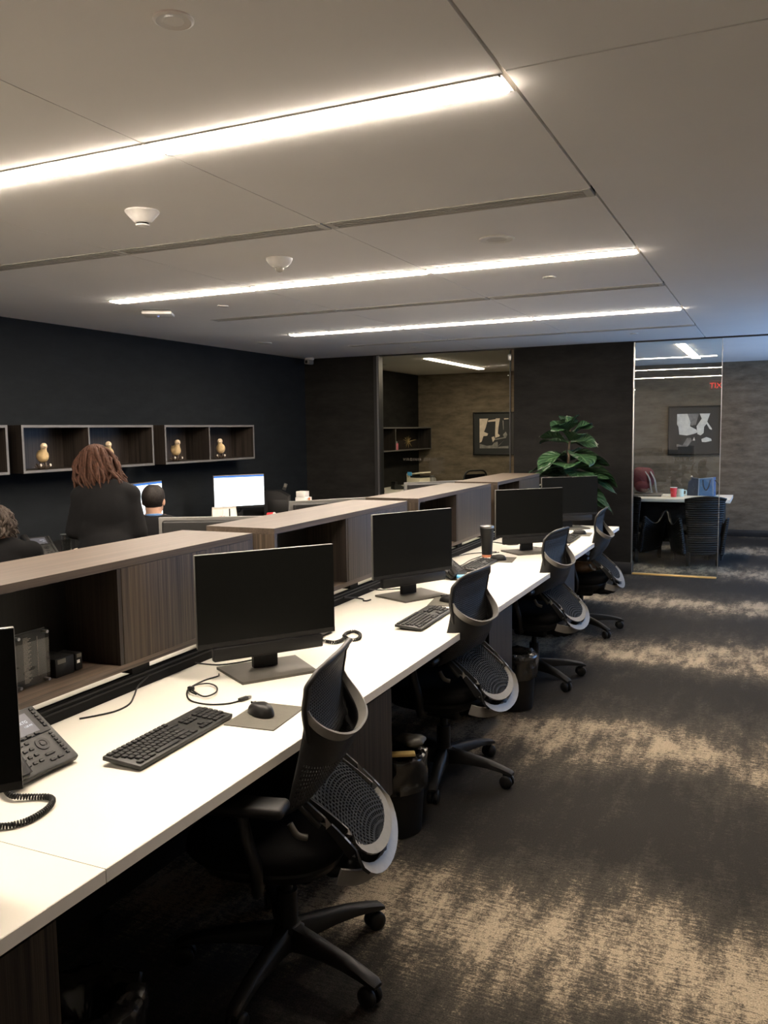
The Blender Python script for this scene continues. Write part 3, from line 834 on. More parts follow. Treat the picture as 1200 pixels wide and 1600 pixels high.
# ------------------------------------------------------------------ monitors
def hole_plate(mb, w_, h, th, cz, r, X=None):
    n = 24; vs, fs = [], []
    for yy in (-th/2, th/2):
        for k in range(n):
            a = 2*pi*k/n+pi/4; c, s_ = cos(a), sin(a); m_ = max(abs(c), abs(s_))
            vs.append((c/m_*w_/2, yy, h/2+s_/m_*h/2))
        for k in range(n):
            a = 2*pi*k/n+pi/4; vs.append((r*cos(a), yy, cz+r*sin(a)))
    for k in range(n):
        q = (k+1) % n
        fs += [(k, q, n+q, n+k), (2*n+q, 2*n+k, 3*n+k, 3*n+q), (k, 2*n+k, 2*n+q, q), (n+k, n+q, 3*n+q, 3*n+k)]
    mb.add(vs, fs, X)
M['rim'] = mat('monitor_rim', (0.10, 0.098, 0.092), 0.4, metal=0.2)
def make_monitor(lit=False, bar=True, lift=0.0):
    t = thing('monitor', 'monitor', 'monitor')
    Wd, z0, z1 = .541, .118+lift, .458+lift
    MB().box(-Wd/2, Wd/2, -.005, .010, z0, z1, .003).build('rim', 'rim', t)
    if lit:
        MB().box(-Wd/2+.006, Wd/2-.006, -.0065, -.005, z0+.022, z1-.026).build('screen', 'lit_white', t)
        MB().box(-Wd/2+.006, Wd/2-.006, -.0066, -.005, z1-.0255, z1-.008).build('screen_bar', 'lit_blue', t)
    else:
        MB().box(-Wd/2+.0015, Wd/2-.0015, -.0068, -.005, z0+.004, z1-.002).build('screen', 'screen', t)
    MB().box(-Wd/2+.001, Wd/2-.001, -.0075, -.0050, z0+.001, z0+.018).build('chin', 'black', t)
    MB().box(-Wd/2+.02, Wd/2-.02, .008, .034, z0+.02, z1-.015, .014, seg=3).build('back_shell', 'black', t)
    if bar:
        b = MB().box(-.215, .215, -.018, .012, z0-.050, z0-.001, .006).build('sound_bar', 'black', t)
    n_ = MB(); hole_plate(n_, .095, .27, .022, .075, .020, Matrix.Translation((0, .045, .012))); n_.box(-.06, .06, .030, .046, .22, .34+lift, .004)
    n_.build('neck', 'black', t, 30)
    mb = MB(); mb.prism([(-.145, -.11), (.145, -.11), (.160, .13), (-.160, .13)], .0, .010)
    mb.build('base', 'gunmetal', t)
    return t
mon0 = make_monitor()
def place(o0, x, y, rz, label, z=ZD, first=False):
    c = o0 if first else dup(o0); c.location = (x, y, z); c.rotation_euler = (0, 0, rz); c['label'] = label; return c
for i, (x, y, a, lb) in enumerate([
    (-1.672, 2.607, 54, 'large black monitor nearest the camera, beside the coiled cable'),
    (-1.715, 4.107, 62, 'second black monitor along the worktop, with a round hole in its stand'),
    (-1.555, 5.885, 44, 'third black monitor along the worktop, right of the tumbler'),
    (-1.60, 7.42, 40, 'farthest black monitor on the white worktop, below the fig plant'),
    (-2.60, 3.55, 180+25, 'black monitor seen from behind over the gap between the first two shelf units'),
    (-2.53, 4.69, 180+52, 'black monitor seen from behind over the second shelf unit'),
    (-2.55, 6.56, 180+48, 'black monitor seen from behind over the third shelf unit')]):
    c = place(mon0, x, y, radians(a), lb, ZD, i == 0); c['group'] = 'black desk monitors'
c = place(make_monitor(lift=.040), -1.555, 1.005, radians(53), 'black monitor at the left edge of the photo, only its right edge showing', ZD, True); c['group'] = 'black desk monitors'
lit0 = make_monitor(True, False)
for i, (x, y, a, lb) in enumerate([
    (-4.92, 7.20, 54, 'bright monitor with a white page below the right wall shelf'),
    (-5.05, 5.93, 98, 'bright monitor partly hidden by the seated man'),
    (-5.14, 4.10, 64, 'bright monitor at the left edge behind the curly haired person')]):
    c = place(lit0, x, y, radians(a), lb, ZD, i == 0); c['group'] = 'lit monitors on the wall worktop'

# ------------------------------------------------------------------ keyboards, mice, pads
def make_keyboard():
    t = thing('keyboard', 'keyboard', 'keyboard')
    X = Matrix.Rotation(radians(4.5), 4, 'X')
    MB().box(-.221, .221, 0, .127, .003, .016, .003, X).build('case', 'charcoal', t)
    ke = MB().box(-.0078, .0078, -.0078, .0078, 0, .006, .0018, seg=1)
    key = None
    rows = [(.112, .013, [(-.212, 1, .0178)]), ]
    def put(x, y, wk=1.0):
        nonlocal key
        if key is None:
            key = ke.build('key', 'key', t); o = key
        else:
            o = key.copy(); COL.objects.link(o)
        p = X @ Vector((x, y, .0155)); o.location = p; o.rotation_euler = (radians(4.5), 0, 0); o.scale = (wk, 1, 1)
    px = .0183
    for k in range(13): put(-.205+k*px*1.07, .114)                       # function row
    for r, (st, n, ex) in enumerate([(0, 13, 2.0), (.5, 12, 1.5), (.75, 11, 2.2), (1.2, 10, 2.7)]):
        y = .092-r*.0185
        for k in range(n): put(-.205+(st+k)*px, y)
        put(-.205+(st+n+ex/2-.5)*px, y, ex*1.05)
    for x, wd in ((-.200, 1.3), (-.176, 1.3), (-.152, 1.3), (-.083, 6.2), (-.012, 1.3), (.012, 1.3), (.040, 1.5)): put(x, .018, wd)
    for k in range(3):
        put(.083+k*px, .092); put(.083+k*px, .0735); put(.083+k*px, .018)
    put(.083+px, .0365)
    for r in range(5):
        for k in range(4):
            if (r == 4 and k > 2): continue
            put(.150+k*px, .092-r*.0185)
    return t
kb0 = make_keyboard()
# local +y is away from the typist, who faces -X
for i, (x, y, a, lb) in enumerate([
    (-1.492, 1.900, 92, 'black keyboard in front of the nearest monitor, beside the mouse pad'),
    (-1.385, 3.600, 92, 'black keyboard in front of the second monitor'),
    (-1.635, 5.165, 92, 'black keyboard beside the tumbler and third monitor'),
    (-1.385, 6.640, 91, 'black keyboard at the far end behind the third chair')]):
    c = place(kb0, x, y, radians(a), lb, ZD, i == 0); c['group'] = 'black keyboards on the white worktop'
def make_mouse():
    t = thing('mouse', 'mouse', 'mouse')
    def fn(u, v):
        a, th = 2*pi*u, pi/2*v
        r = cos(th)**.55 if v < 1 else 0
        return (.031*r*cos(a)*(1-.10*sin(a)), .056*r*sin(a), .003+.036*sin(th)*(1-.25*max(0, sin(a))*r))
    mb = MB().grid(fn, 32, 12); mb.lathe([(.026, .0), (.028, .003)], 20)
    mb.build('body', 'black', t, 60)
    MB().cyl((-.004, .030, .028), (.004, .030, .028), .007).build('scroll_wheel', 'charcoal', t)
    MB().box(-.0006, .0006, .012, .050, .024, .0318).build('button_seam', 'matte_black', t)
    return t
ms0 = make_mouse()
PAD = .0035
for i, (x, y, a, lb) in enumerate([
    (-1.435, 2.180, 70, 'black computer mouse on the pad beside the nearest keyboard'),
    (-1.480, 4.030, 95, 'black computer mouse on the pad by the second keyboard'),
    (-1.655, 5.450, 95, 'black computer mouse on the pad beside the third keyboard'),
    (-1.430, 7.020, 95, 'black computer mouse on the farthest pad')]):
    c = place(ms0, x, y, radians(a), lb, ZD+PAD, i == 0); c['group'] = 'computer mice on pads'
pad0 = MB().box(-.112, .112, -.085, .085, 0, PAD, .0012, seg=1).build('mouse_pad', 'gunmetal')
pad0.data.materials[0] = mat('grey_mouse_pad', (0.075, 0.070, 0.055), 0.8, bump=.3)
for i, (x, y, a, lb) in enumerate([
    (-1.415, 2.177, 95, 'dark grey mouse pad nearest the camera'),
    (-1.495, 4.035, 100, 'dark grey mouse pad in front of the second monitor'),
    (-1.640, 5.490, 98, 'dark grey mouse pad beside the third keyboard'),
    (-1.42, 7.03, 95, 'farthest dark grey mouse pad')]):
    c = place(pad0, x, y, radians(a), lb, ZD, i == 0); tag(c, None, 'mouse pad', 'dark mouse pads')

# ------------------------------------------------------------------ desk phones
def make_phone():
    t = thing('desk_phone', 'phone', 'phone')
    tilt = math.atan2(.118, .165); Ls = .205
    X = Matrix.Translation((0, 0, .012)) @ Matrix.Rotation(tilt, 4, 'X')
    MB().box(-.110, .110, 0, Ls, -.012, .010, .006, X).build('body', 'charcoal', t)
    MB().box(-.062, .098, .108, Ls-.004, .010, .0125, .001, X, seg=1).build('display_panel', 'black', t)
    MB().box(-.048, .066, .118, .186, .0125, .0132, 0, X).build('display', 'lit_grey', t)
    rot = (tilt, 0, 0)
    for body, sz, px, py in (('MKTG', .0125, .036, .158), ('1:28 PM', .0085, .046, .143), ('MENU', .006, -.032, .124)):
        o = text(body, sz, .0001, 'display_text', 'lit_text', t, X @ Vector((px, py, .0134)), rot)
    # stand
    st = MB(); st.prism([(-.07, 0), (.07, 0), (.05, .10), (-.05, .10)], -.004, .004, Matrix.Translation((0, .178, .004)) @ Matrix.Rotation(radians(118), 4, 'X'))
    st.box(-.07, .07, .10, .19, 0, .006, .002); st.build('stand', 'black', t)
    # handset on the left
    hp = [X @ Vector(p) for p in ((-.085, .006, .026), (-.085, .05, .042), (-.085, .10, .046), (-.085, .15, .044), (-.085, .198, .030))]
    hs = MB(); sp = spline(hp, 6); n = len(sp)
    hs.tube(sp, [.019+.009*(abs(2*k/(n-1)-1)**2) for k in range(n)], 12, flat=.62)
    hs.box(-.110, -.060, .0, .050, .008, .030, .008, X); hs.box(-.110, -.060, .155, .205, .008, .030, .008, X)
    hs.build('handset', 'black', t, 60)
    bt = MB().box(-.007, .007, -.0045, .0045, 0, .004, .0015, seg=1); b0 = None
    spots = [(-.038+c*.021, .096-r*.021, 1) for r in range(4) for c in range(3)]
    spots += [(.088, .100-k*.0125, .8) for k in range(7)]+[(.090, .190-k*.0125, .8) for k in range(6)]
    spots += [(.040, .042, 2.2), (.035, .022, 1.3), (.060, .022, 1.3)]
    spots += [(-.03+k*.027, .1135, 1.2) for k in range(4)]
    for (x, y, sx) in spots:
        if b0 is None: b0 = bt.build('button', 'black', t); o = b0
        else: o = b0.copy(); COL.objects.link(o)
        o.location = X @ Vector((x, y, .0095 if y < .106 else .012)); o.rotation_euler = rot; o.scale = (sx, 1, 1)
    MB().lathe([(.021, .009), (.020, .0125), (.012, .0125), (.011, .011), (.008, .011), (.007, .0135), (0, .0138)], 24, (0, 0, 0), X @ Matrix.Translation((.043, .078, 0))).build('navigation_ring', 'black', t)
    return t
ph0 = make_phone()
for i, (x, y, a, z, lb) in enumerate([
    (-1.690, 1.560, 90, ZD, 'dark office desk phone at the left edge with a lit display'),
    (-1.735, 3.13, 90, ZD, 'desk phone hidden behind the nearest monitor, only a corner showing'),
    (-1.675, 4.735, 86, ZD, 'desk phone seen edge on beside the second monitor'),
    (-4.78, 4.50, 70, ZD, 'desk phone on the wall worktop beside the curly haired person')]):
    c = place(ph0, x, y, radians(a), lb, z, i == 0); c['group'] = 'office desk phones'
def coil(path, r, turns, tr, name, label, mname='black'):
    P = spline(path, 24); n = len(P); out = []
    # resample along length
    d = [0]
    for a, b in zip(P, P[1:]): d.append(d[-1]+(b-a).length)
    N = turns*9; k = 0
    for i in range(N+1):
        s_ = d[-1]*i/N
        while k < n-2 and d[k+1] < s_: k += 1
        f = (s_-d[k])/max(1e-9, d[k+1]-d[k]); p = P[k].lerp(P[k+1], f); tg = (P[k+1]-P[k]).normalized()
        sd = tg.cross(Vector((0, 0, 1))).normalized(); u2 = sd.cross(tg); a = 2*pi*turns*i/N
        out.append(p+sd*r*cos(a)+u2*r*sin(a))
    mb = MB().tube(out, tr, 5)
    return single(mb, name, mname, label, 'cord', sharp=80)
HZ = ZD+.0085
coil([(-1.72, 1.45, HZ+.006), (-1.66, 1.42, HZ+.004), (-1.615, 1.441, HZ), (-1.578, 1.456, HZ), (-1.551, 1.444, HZ), (-1.528, 1.402, HZ), (-1.525, 1.339, HZ), (-1.559, 1.298, HZ), (-1.62, 1.30, HZ)], .0056, 62, .0026, 'handset_cord', 'black coiled handset cord looping over the worktop at the left edge')
coil([(-1.72, 3.019, HZ), (-1.688, 3.053, HZ), (-1.635, 3.05, HZ), (-1.625, 3.112, HZ), (-1.657, 3.197, HZ), (-1.647, 3.251, HZ), (-1.599, 3.219, HZ), (-1.569, 3.146, HZ), (-1.595, 3.112, HZ), (-1.635, 3.135, HZ+.012)], .0056, 62, .0026, 'handset_cord', 'black coiled handset cord in a small loop right of the nearest monitor')
def cable(pts, r, name, label, m='black', dz=ZD):
    return single(MB().tube(spline([(x, y, dz+r+h) for x, y, h in pts], 10), r, 8), name, m, label, 'cable', sharp=80)
t = thing('usb_cable', 'black cable coiled on the worktop left of the nearest monitor base, silver plug', 'cable')
MB().tube(spline([(-1.822, 2.50, ZD+.003), (-1.81, 2.475, ZD+.003), (-1.824, 2.41, ZD+.003), (-1.815, 2.316, ZD+.003), (-1.773, 2.249, ZD+.003), (-1.719, 2.205, ZD+.003), (-1.649, 2.198, ZD+.003), (-1.594, 2.227, ZD+.003), (-1.572, 2.264, ZD+.004)], 10), .0028, 8).build('cord', 'black', t, 80)
MB().tube([Vector(p) for p in spline([(-1.800, 2.30, ZD+.0085), (-1.704, 2.247, ZD+.0085), (-1.690, 2.296, ZD+.0085), (-1.727, 2.352, ZD+.0085), (-1.777, 2.372, ZD+.0085), (-1.806, 2.337, ZD+.0085), (-1.795, 2.285, ZD+.0085), (-1.74, 2.255, ZD+.009)], 10)], .0028, 8).build('coil', 'black', t, 80)
MB().box(-1.812, -1.790, 2.30, 2.315, ZD, ZD+.014, .003).build('tie', 'black', t)
X = Matrix.Translation((-1.567, 2.285, ZD+.006)) @ Matrix.Rotation(radians(76), 4, 'Z')
MB().box(-.022, .014, -.008, .008, -.005, .006, .003, X).build('plug', 'charcoal', t)
MB().box(.014, .026, -.006, .006, -.003, .004, 0, X).build('plug_tip', 'steel', t)
cable([(-1.94, 1.93, 0), (-1.91, 1.975, 0), (-1.885, 2.03, 0), (-1.892, 2.10, 0), (-1.94, 2.18, 0), (-1.975, 2.24, .01), (-1.9796, 2.30, .03)], .003, 'cable', 'thin black cord curving out from the cable rail near the desk phone')
cable([(-1.975, 2.56, .01), (-1.90, 2.60, 0), (-1.845, 2.655, 0), (-1.80, 2.74, 0)], .003, 'cable', 'short black cord behind the nearest monitor base')
cable([(-1.975, 3.80, .03), (-1.96, 3.90, .01), (-1.93, 3.93, 0), (-1.91, 3.895, 0), (-1.89, 3.90, 0), (-1.885, 3.93, 0)], .004, 'cable', 'black cord with a loose plug left of the second monitor base')
cable([(-1.975, 4.10, .02), (-1.95, 4.20, .0), (-1.88, 4.26, 0), (-1.80, 4.29, 0)], .003, 'cable', 'thin black cord behind the second monitor base')
cable([(-1.86, 4.95, 0), (-1.815, 5.134, 0), (-1.83, 5.40, 0), (-1.803, 5.69, 0), (-1.754, 5.80, 0)], .003, 'cable', 'thin black cord running past the tumbler towards the third monitor')
cable([(-1.97, 5.40, .01), (-1.94, 5.65, 0), (-1.86, 5.75, 0), (-1.78, 5.82, 0)], .003, 'cable', 'thin black cord behind the tumbler')
cable([(-1.975, 6.20, .02), (-1.88, 6.27, 0), (-1.80, 6.20, 0), (-1.74, 6.25, 0), (-1.78, 6.36, 0), (-1.84, 6.40, .0)], .004, 'cable', 'tangled black cord behind the third monitor')
cable([(-1.62, 6.15, 0), (-1.45, 6.13, 0), (-1.37, 6.28, 0), (-1.375, 6.40, 0)], .003, 'cable', 'thin black cord right of the third monitor base')
single(MB().tube(spline([(-2.335, 3.20, ZD+.004), (-2.34, 3.26, ZD+.38), (-2.39, 3.33, ZD+.425), (-2.45, 3.40, ZD+.36), (-2.50, 3.46, ZD+.15)], 8), .004, 8), 'video_cable', 'white', 'white cable arching behind the second shelf unit', 'cable', sharp=80)

# tumbler
t = thing('tumbler', 'black insulated tumbler with a copper base band and clear lid', 'tumbler', (-1.776, 5.586, ZD))
MB().lathe([(.036, .018), (.040, .10), (.048, .195), (.048, .203)], 32).build('body', 'black', t)
MB().lathe([(.034, 0), (.0355, .004), (.0362, .018)], 32).build('base_band', 'copper', t)
MB().lathe([(.049, .203), (.050, .208), (.048, .217), (.040, .219), (.038, .213), (0, .213)], 32).build('lid', 'steel', t)
t = thing('tissue_pack', 'small bright blue and white pack beside the second desk phone', 'pack', (-1.640, 4.665, ZD), .5)
MB().box(-.03, .03, -.05, .05, .0, .012, .003).build('wrapper', 'white', t)
MB().box(-.031, .031, -.02, .052, .0115, .024, .004).build('flap', 'sky', t)

# things inside the near shelf unit
t = thing('acrylic_sign', 'clear acrylic sign plate with steel studs and frosted lines inside the nearest shelf unit', 'sign', (-2.05, 1.86, .848), radians(90))
MB().box(-.065, .065, -.003, .003, .0, .172).build('front_plate', 'acrylic', t)
MB().box(-.065, .065, .012, .016, .0, .172).build('back_plate', mat('smoked_plate', (0.030, 0.030, 0.029), .35), t)
for x in (-.055, .055):
    for z in (.010, .162):
        MB().cyl((x, -.010, z), (x, .020, z), .005).build('stud', 'steel', t)
mb = MB()
for k in range(34): mb.box(-.036, -.012+.006*((k*7) % 3-1), -.0034, -.0030, .018+k*.0042, .0200+k*.0042)
mb.build('frosted_lines', 'frost', t)
mb = MB(); mb.box(.018, .020, -.0034, -.0030, .03, .155); mb.build('frosted_rule', 'frost', t)
t = thing('docking_box', 'black box with small white labels inside the nearest shelf unit', 'box', (-2.10, 2.01, .847))
MB().box(-.05, .05, -.060, .02, 0, .062, .004).build('body', 'black', t)
MB().box(-.03, .05, .025, .055, .004, .060, .003).build('side_module', 'black', t)
MB().box(.0502, .0515, -.052, -.018, .044, .058).build('label', 'gunmetal', t)
MB().box(.0502, .0515, .030, .050, .046, .058).build('label', 'gunmetal', t)
MB().box(.0502, .0515, .030, .042, .028, .038).build('white_label', 'white', t)
MB().cyl((-.01, -.05, .008), (-.01, .055, .008), .006).build('cable_stub', 'black', t)
t = thing('docking_box', 'small black device inside the second shelf unit', 'box', (-2.07, 3.66, .847))
MB().box(-.04, .04, -.06, .04, 0, .055, .005).build('body', 'black', t)
MB().lathe([(.022, 0), (.022, .01), (.018, .012)], 20, X=Matrix.Translation((.040, 0, .03)) @ Matrix.Rotation(pi/2, 4, 'Y')).build('dial', 'charcoal', t)

# ------------------------------------------------------------------ wall shelves and their carved ducks
def wall_shelf(y0, y1, yd, label, x=-5.15, group='wall shelves above the left worktop', z0=1.332, z1=1.700):
    t = thing('wall_shelf', label, 'shelf', (x, y0, z0), 0, group)
    Ln, H_, D = y1-y0, z1-z0, -.30 if x > -5.18 else -.25; d = yd-y0; T = .020
    MB().box(D, -.002, 0, Ln, H_-T, H_).build('top', 'wood_dark', t)
    MB().box(D, -.002, 0, Ln, 0, T).build('bottom', 'wood_dark', t)
    MB().box(D, -.002, 0, T, T, H_-T).build('side', 'wood_dark', t)
    MB().box(D, -.002, Ln-T, Ln, T, H_-T).build('side', 'wood_dark', t)
    MB().box(D, D+.012, T, Ln-T, T, H_-T).build('back', 'wood_dark', t)
    MB().box(D+.012, -.003, d-.009, d+.009, T, H_-T).build('divider', 'wood_dark', t)
    f = MB(); f.box(-.002, 0, 0, Ln, 0, T); f.box(-.002, 0, 0, Ln, H_-T, H_); f.box(-.002, 0, 0, T, T, H_-T); f.box(-.002, 0, Ln-T, Ln, T, H_-T); f.box(-.003, -.001, d-.007, d+.007, T, H_-T)
    f.build('front_edging', 'edge_grey', t)
    return t
wall_shelf(3.06, 4.56, 3.75, 'dark wall shelf cut off by the left edge of the photo')
wall_shelf(4.688, 6.190, 5.385, 'dark wall shelf behind the standing woman, two carved ducks in it')
wall_shelf(6.350, 7.855, 7.045, 'dark wall shelf on the right, two carved ducks in it')
def make_duck():
    t = thing('carved_duck', 'duck', 'figurine')
    b = MB(); b.ell((0, 0, .105), (.056, .047, .052), 20, 14); b.tube(spline([(-.03, 0, .110), (-.062, 0, .128), (-.085, 0, .150)], 5), [.035, .033, .030, .028, .026, .022, .018, .014, .010, .007, .004], 12)
    b.tube([(.025, 0, .125), (.034, 0, .150), (.038, 0, .175)], [.034, .024, .022], 14)
    o = b.build('body', 'duck', t, 180); md = o.modifiers.new('r', 'REMESH'); md.mode = 'VOXEL'; md.voxel_size = .005; sm = o.modifiers.new('s', 'SMOOTH'); sm.iterations = 4; bake(o); o.data.shade_smooth()
    h = MB(); h.ell((.042, 0, .182), (.030, .026, .027), 18, 12); h.build('head', 'duck_head', t, 180)
    MB().tube([(.064, 0, .180), (.082, 0, .176), (.096, 0, .174)], [.012, .010, .006], 10, flat=.5).build('beak', 'duck_head', t, 60)
    lg = MB()
    for s_ in (-1, 1): lg.tube([(.0, s_*.018, .065), (.004, s_*.020, .03), (.01, s_*.020, .012)], [.010, .008, .010], 8)
    for k in range(9):
        a = k*.75; lg.tube(spline([(0, 0, .012), (.035*cos(a), .035*sin(a), .012), (.058*cos(a), .058*sin(a), .030+.008*(k % 3))], 4), [.014, .012, .011, .010, .009, .008, .007, .006, .005], 7)
    lg.build('root_base', 'root', t, 60)
    for x, y, z in ((.045, -.030, .035), (.040, .045, .034)):
        MB().ell((x, y, z), (.010, .009, .012), 10, 8).build('pale_tip', 'bone', t, 180)
    return t
dk0 = make_duck()
for i, (y, rz, lb) in enumerate([
    (4.945, -.45, 'carved wooden duck on a root base, leftmost in the wall shelves'),
    (5.675, -.75, 'carved wooden duck just right of the standing woman\'s head'),
    (6.590, -.45, 'carved wooden duck in the left half of the right wall shelf'),
    (7.325, -1.1, 'rightmost carved wooden duck, turned to one side in the right wall shelf')]):
    c = place(dk0, -5.22, y, rz, lb, 1.352, i == 0); c['group'] = 'carved ducks in the wall shelves'

# wall worktop
t = thing('side_worktop', 'long black worktop along the blue black left wall', 'desk', (-5.03, 5.6, ZD))
MB().box(-.41, .41, -4.0, 3.4, -.03, 0).build('top', 'matte_black', t)
for y in (-3.8, -1.5, .8, 3.2): MB().box(-.38, .30, y-.015, y+.015, -ZD, -.03).build('side_panel', 'matte_black', t)
MB().box(-.38, -.36, -3.78, 3.2, -.55, -.03).build('back_rail', 'matte_black', t)

# clutter on the wall worktop
t = thing('glass_tumbler', 'clear drinking glass on the wall worktop beside a desk phone', 'glass', (-4.75, 4.68, ZD))
MB().lathe([(.030, 0), (.034, .004), (.038, .15), (.036, .15), (.031, .010), (0, .010)], 28).build('body', 'acrylic', t)
MB().lathe([(.0385, .150), (.0385, .153), (.036, .153)], 28).build('lip', 'steel', t)
t = thing('lotion_bottle', 'small pale bottle with a white pump standing on the wall worktop', 'bottle', (-4.72, 4.86, ZD))
MB().box(-.022, .022, -.022, .022, 0, .075, .006).build('body', 'mint', t)
MB().cyl((0, 0, .075), (0, 0, .105), .008).build('pump', 'white', t); MB().box(-.006, .03, -.006, .006, .105, .115, .002).build('nozzle', 'white', t)
t = thing('pill_case', 'small oval white and dark case on the wall worktop', 'case', (-4.72, 4.76, ZD))
MB().ell((0, 0, .012), (.035, .045, .014)).build('lower_shell', 'black', t); MB().ell((0, .004, .026), (.026, .036, .012)).build('lid', 'cream', t)
t = thing('key_rack', 'small dark wire stand with shiny hooks on the wall worktop', 'stand', (-4.82, 4.92, ZD))
mb = MB(); mb.box(-.04, .04, -.10, .10, 0, .008)
for y in (-.08, -.02, .04, .09): mb.cyl((0, y, .008), (0, y, .13), .004)
mb.build('frame', 'black', t)
for y, z in ((-.08, .135), (-.02, .14), (.04, .13), (.09, .145), (.09, .06)): MB().ell((.008, y, z), (.010, .012, .008)).build('hook', 'chrome', t)
t = thing('file_box', 'tall black file holder at the far end of the wall worktop', 'file holder', (-4.83, 7.80, ZD), .4)
mb = MB()
mb.prism([(-.14, 0), (.12, 0), (.12, .20), (.02, .255), (-.14, .255)], -.10, .10, Matrix.Rotation(pi/2, 4, 'X')); mb.build('body', 'black_soft', t)
MB().box(-.10, .11, -.101, -.095, .03, .16, .002).build('side_pocket', 'black', t)
t = thing('cordless_phone', 'dark phone handset propped on top of the black file holder', 'phone', (-4.80, 7.87, ZD+.256), .5)
MB().box(-.02, .02, -.008, .008, 0, .075, .004, Matrix.Rotation(.35, 4, 'Y')).build('body', 'charcoal', t)
MB().box(-.014, .014, -.0095, -.008, .035, .066, 0, Matrix.Rotation(.35, 4, 'Y')).build('display', 'gunmetal', t)
t = thing('tissue_box', 'small white box with an orange band beside the black file holder', 'box', (-4.66, 8.05, ZD))
MB().box(-.07, .07, -.06, .06, 0, .17, .004).build('lower_box', 'white', t); MB().box(-.071, .071, -.02, .02, .03, .165).build('band', 'orange', t)
MB().box(-.06, .05, -.06, .04, .17, .235, .004).build('upper_box', 'white', t)
t = thing('desk_calendar', 'tented pale desk calendar in front of the bright monitor', 'calendar', (-4.80, 6.78, ZD), .9)
MB().box(-.12, .12, -.002, .002, 0, .15, 0, Matrix.Rotation(-.30, 4, 'X')).build('front_page', 'paper', t)
MB().box(-.12, .12, .082, .086, 0, .15, 0, Matrix.Rotation(.26, 4, 'X')).build('back_page', 'paper', t)
single(MB().box(-.006, .006, -.004, .004, 0, .16, .002), 'pen', 'black', 'dark pen standing in front of the desk calendar', 'pen', (-4.71, 6.72, ZD), .3)
t = thing('pen_cup', 'small red cup beside the desk calendar', 'cup', (-4.70, 6.58, ZD))
MB().lathe([(.026, 0), (.030, .10), (.027, .10), (.024, .006), (0, .006)], 20).build('body', 'red', t); MB().cyl((0, 0, .02), (.01, .01, .16), .004).build('straw', 'white', t)
t = thing('mobile_phone', 'mobile phone with a bluish screen propped beside the seated man', 'phone', (-4.70, 6.20, ZD), .9)
MB().box(-.07, .07, -.004, .004, 0, .13, .003, Matrix.Rotation(-.3, 4, 'X')).build('body', 'black', t)
MB().box(-.062, -.02, -.0052, -.004, .02, .11, 0, Matrix.Rotation(-.3, 4, 'X')).build('display', 'lit_grey', t)
MB().box(-.03, .03, .0, .06, 0, .02, .003).build('stand', 'charcoal', t)
t = thing('red_cup', 'red cup lying on the wall worktop before the black file holder', 'cup', (-4.70, 7.44, ZD+.03))
X = Matrix.Rotation(pi/2, 4, 'Y')
MB().lathe([(.024, -.04), (.030, .04), (.027, .04), (.022, -.036), (0, -.036)], 20, X=X).build('body', 'red', t)
MB().lathe([(.031, .036), (.031, .042), (.029, .042)], 20, X=X).build('lip', 'white', t)
single(MB().box(-.05, .05, -.07, .07, 0, .022, .004), 'paper_stack', 'paper', 'short stack of white paper beside the lying red cup', 'paper', (-4.66, 7.62, ZD), .3)
#NEXT2
# ------------------------------------------------------------------ people
def solid(name, prims, voxel, m, parent=None, smooth=4, sharp=180):
    """one continuous surface from overlapping tapered limbs and ellipsoids"""
    mb = MB()
    for p in prims:
        if p[0] == 'e':
            X = p[3] if len(p) > 3 else None
            mb.ell((0, 0, 0) if X is not None else p[1], p[2], 20, 14, (Matrix.Translation(p[1]) @ X) if X is not None else None)
        else:
            pts, rs = p[1], p[2]; fl = p[3] if len(p) > 3 else None
            mb.tube(pts, rs, 14, flat=fl)
            for q, rr in ((pts[0], rs[0]), (pts[-1], rs[-1])): mb.ell(q, (rr, rr, rr), 14, 10)
            for q, rr in list(zip(pts, rs))[1:-1]: mb.ell(q, (rr*.99,)*3, 14, 10) if not fl else None
    o = mb.build(name, m, parent, 180)
    md = o.modifiers.new('r', 'REMESH'); md.mode = 'VOXEL'; md.voxel_size = voxel
    sm = o.modifiers.new('s', 'SMOOTH'); sm.iterations = smooth; sm.factor = .5
    bake(o); o.data.shade_smooth()
    if not o.data.materials: o.data.materials.append(M[m])
    return o
def hand_prims(wr, d, pal, side):
    """palm + four fingers + thumb from wrist wr, direction d, palm normal pal"""
    wr, d, pal = Vector(wr), Vector(d).normalized(), Vector(pal).normalized(); w_ = d.cross(pal).normalized()*side
    P = [('t', [wr, wr+d*.045, wr+d*.085], [.024, .032, .030], None)]
    for k, (ln, of) in enumerate(((.068, .026), (.078, .009), (.072, -.009), (.056, -.026))):
        b = wr+d*.085+w_*of; k1 = b+d*ln*.5+pal*.006; k2 = b+d*ln*.85+pal*.024; k3 = b+d*ln*.95+pal*.042
        P.append(('t', [b, k1, k2, k3], [.0095, .009, .008, .007], None))
    b = wr+d*.03+w_*.026
    P.append(('t', [b, b+w_*.022+d*.028+pal*.01, b+w_*.026+d*.055+pal*.022], [.012, .010, .008], None))
    return P
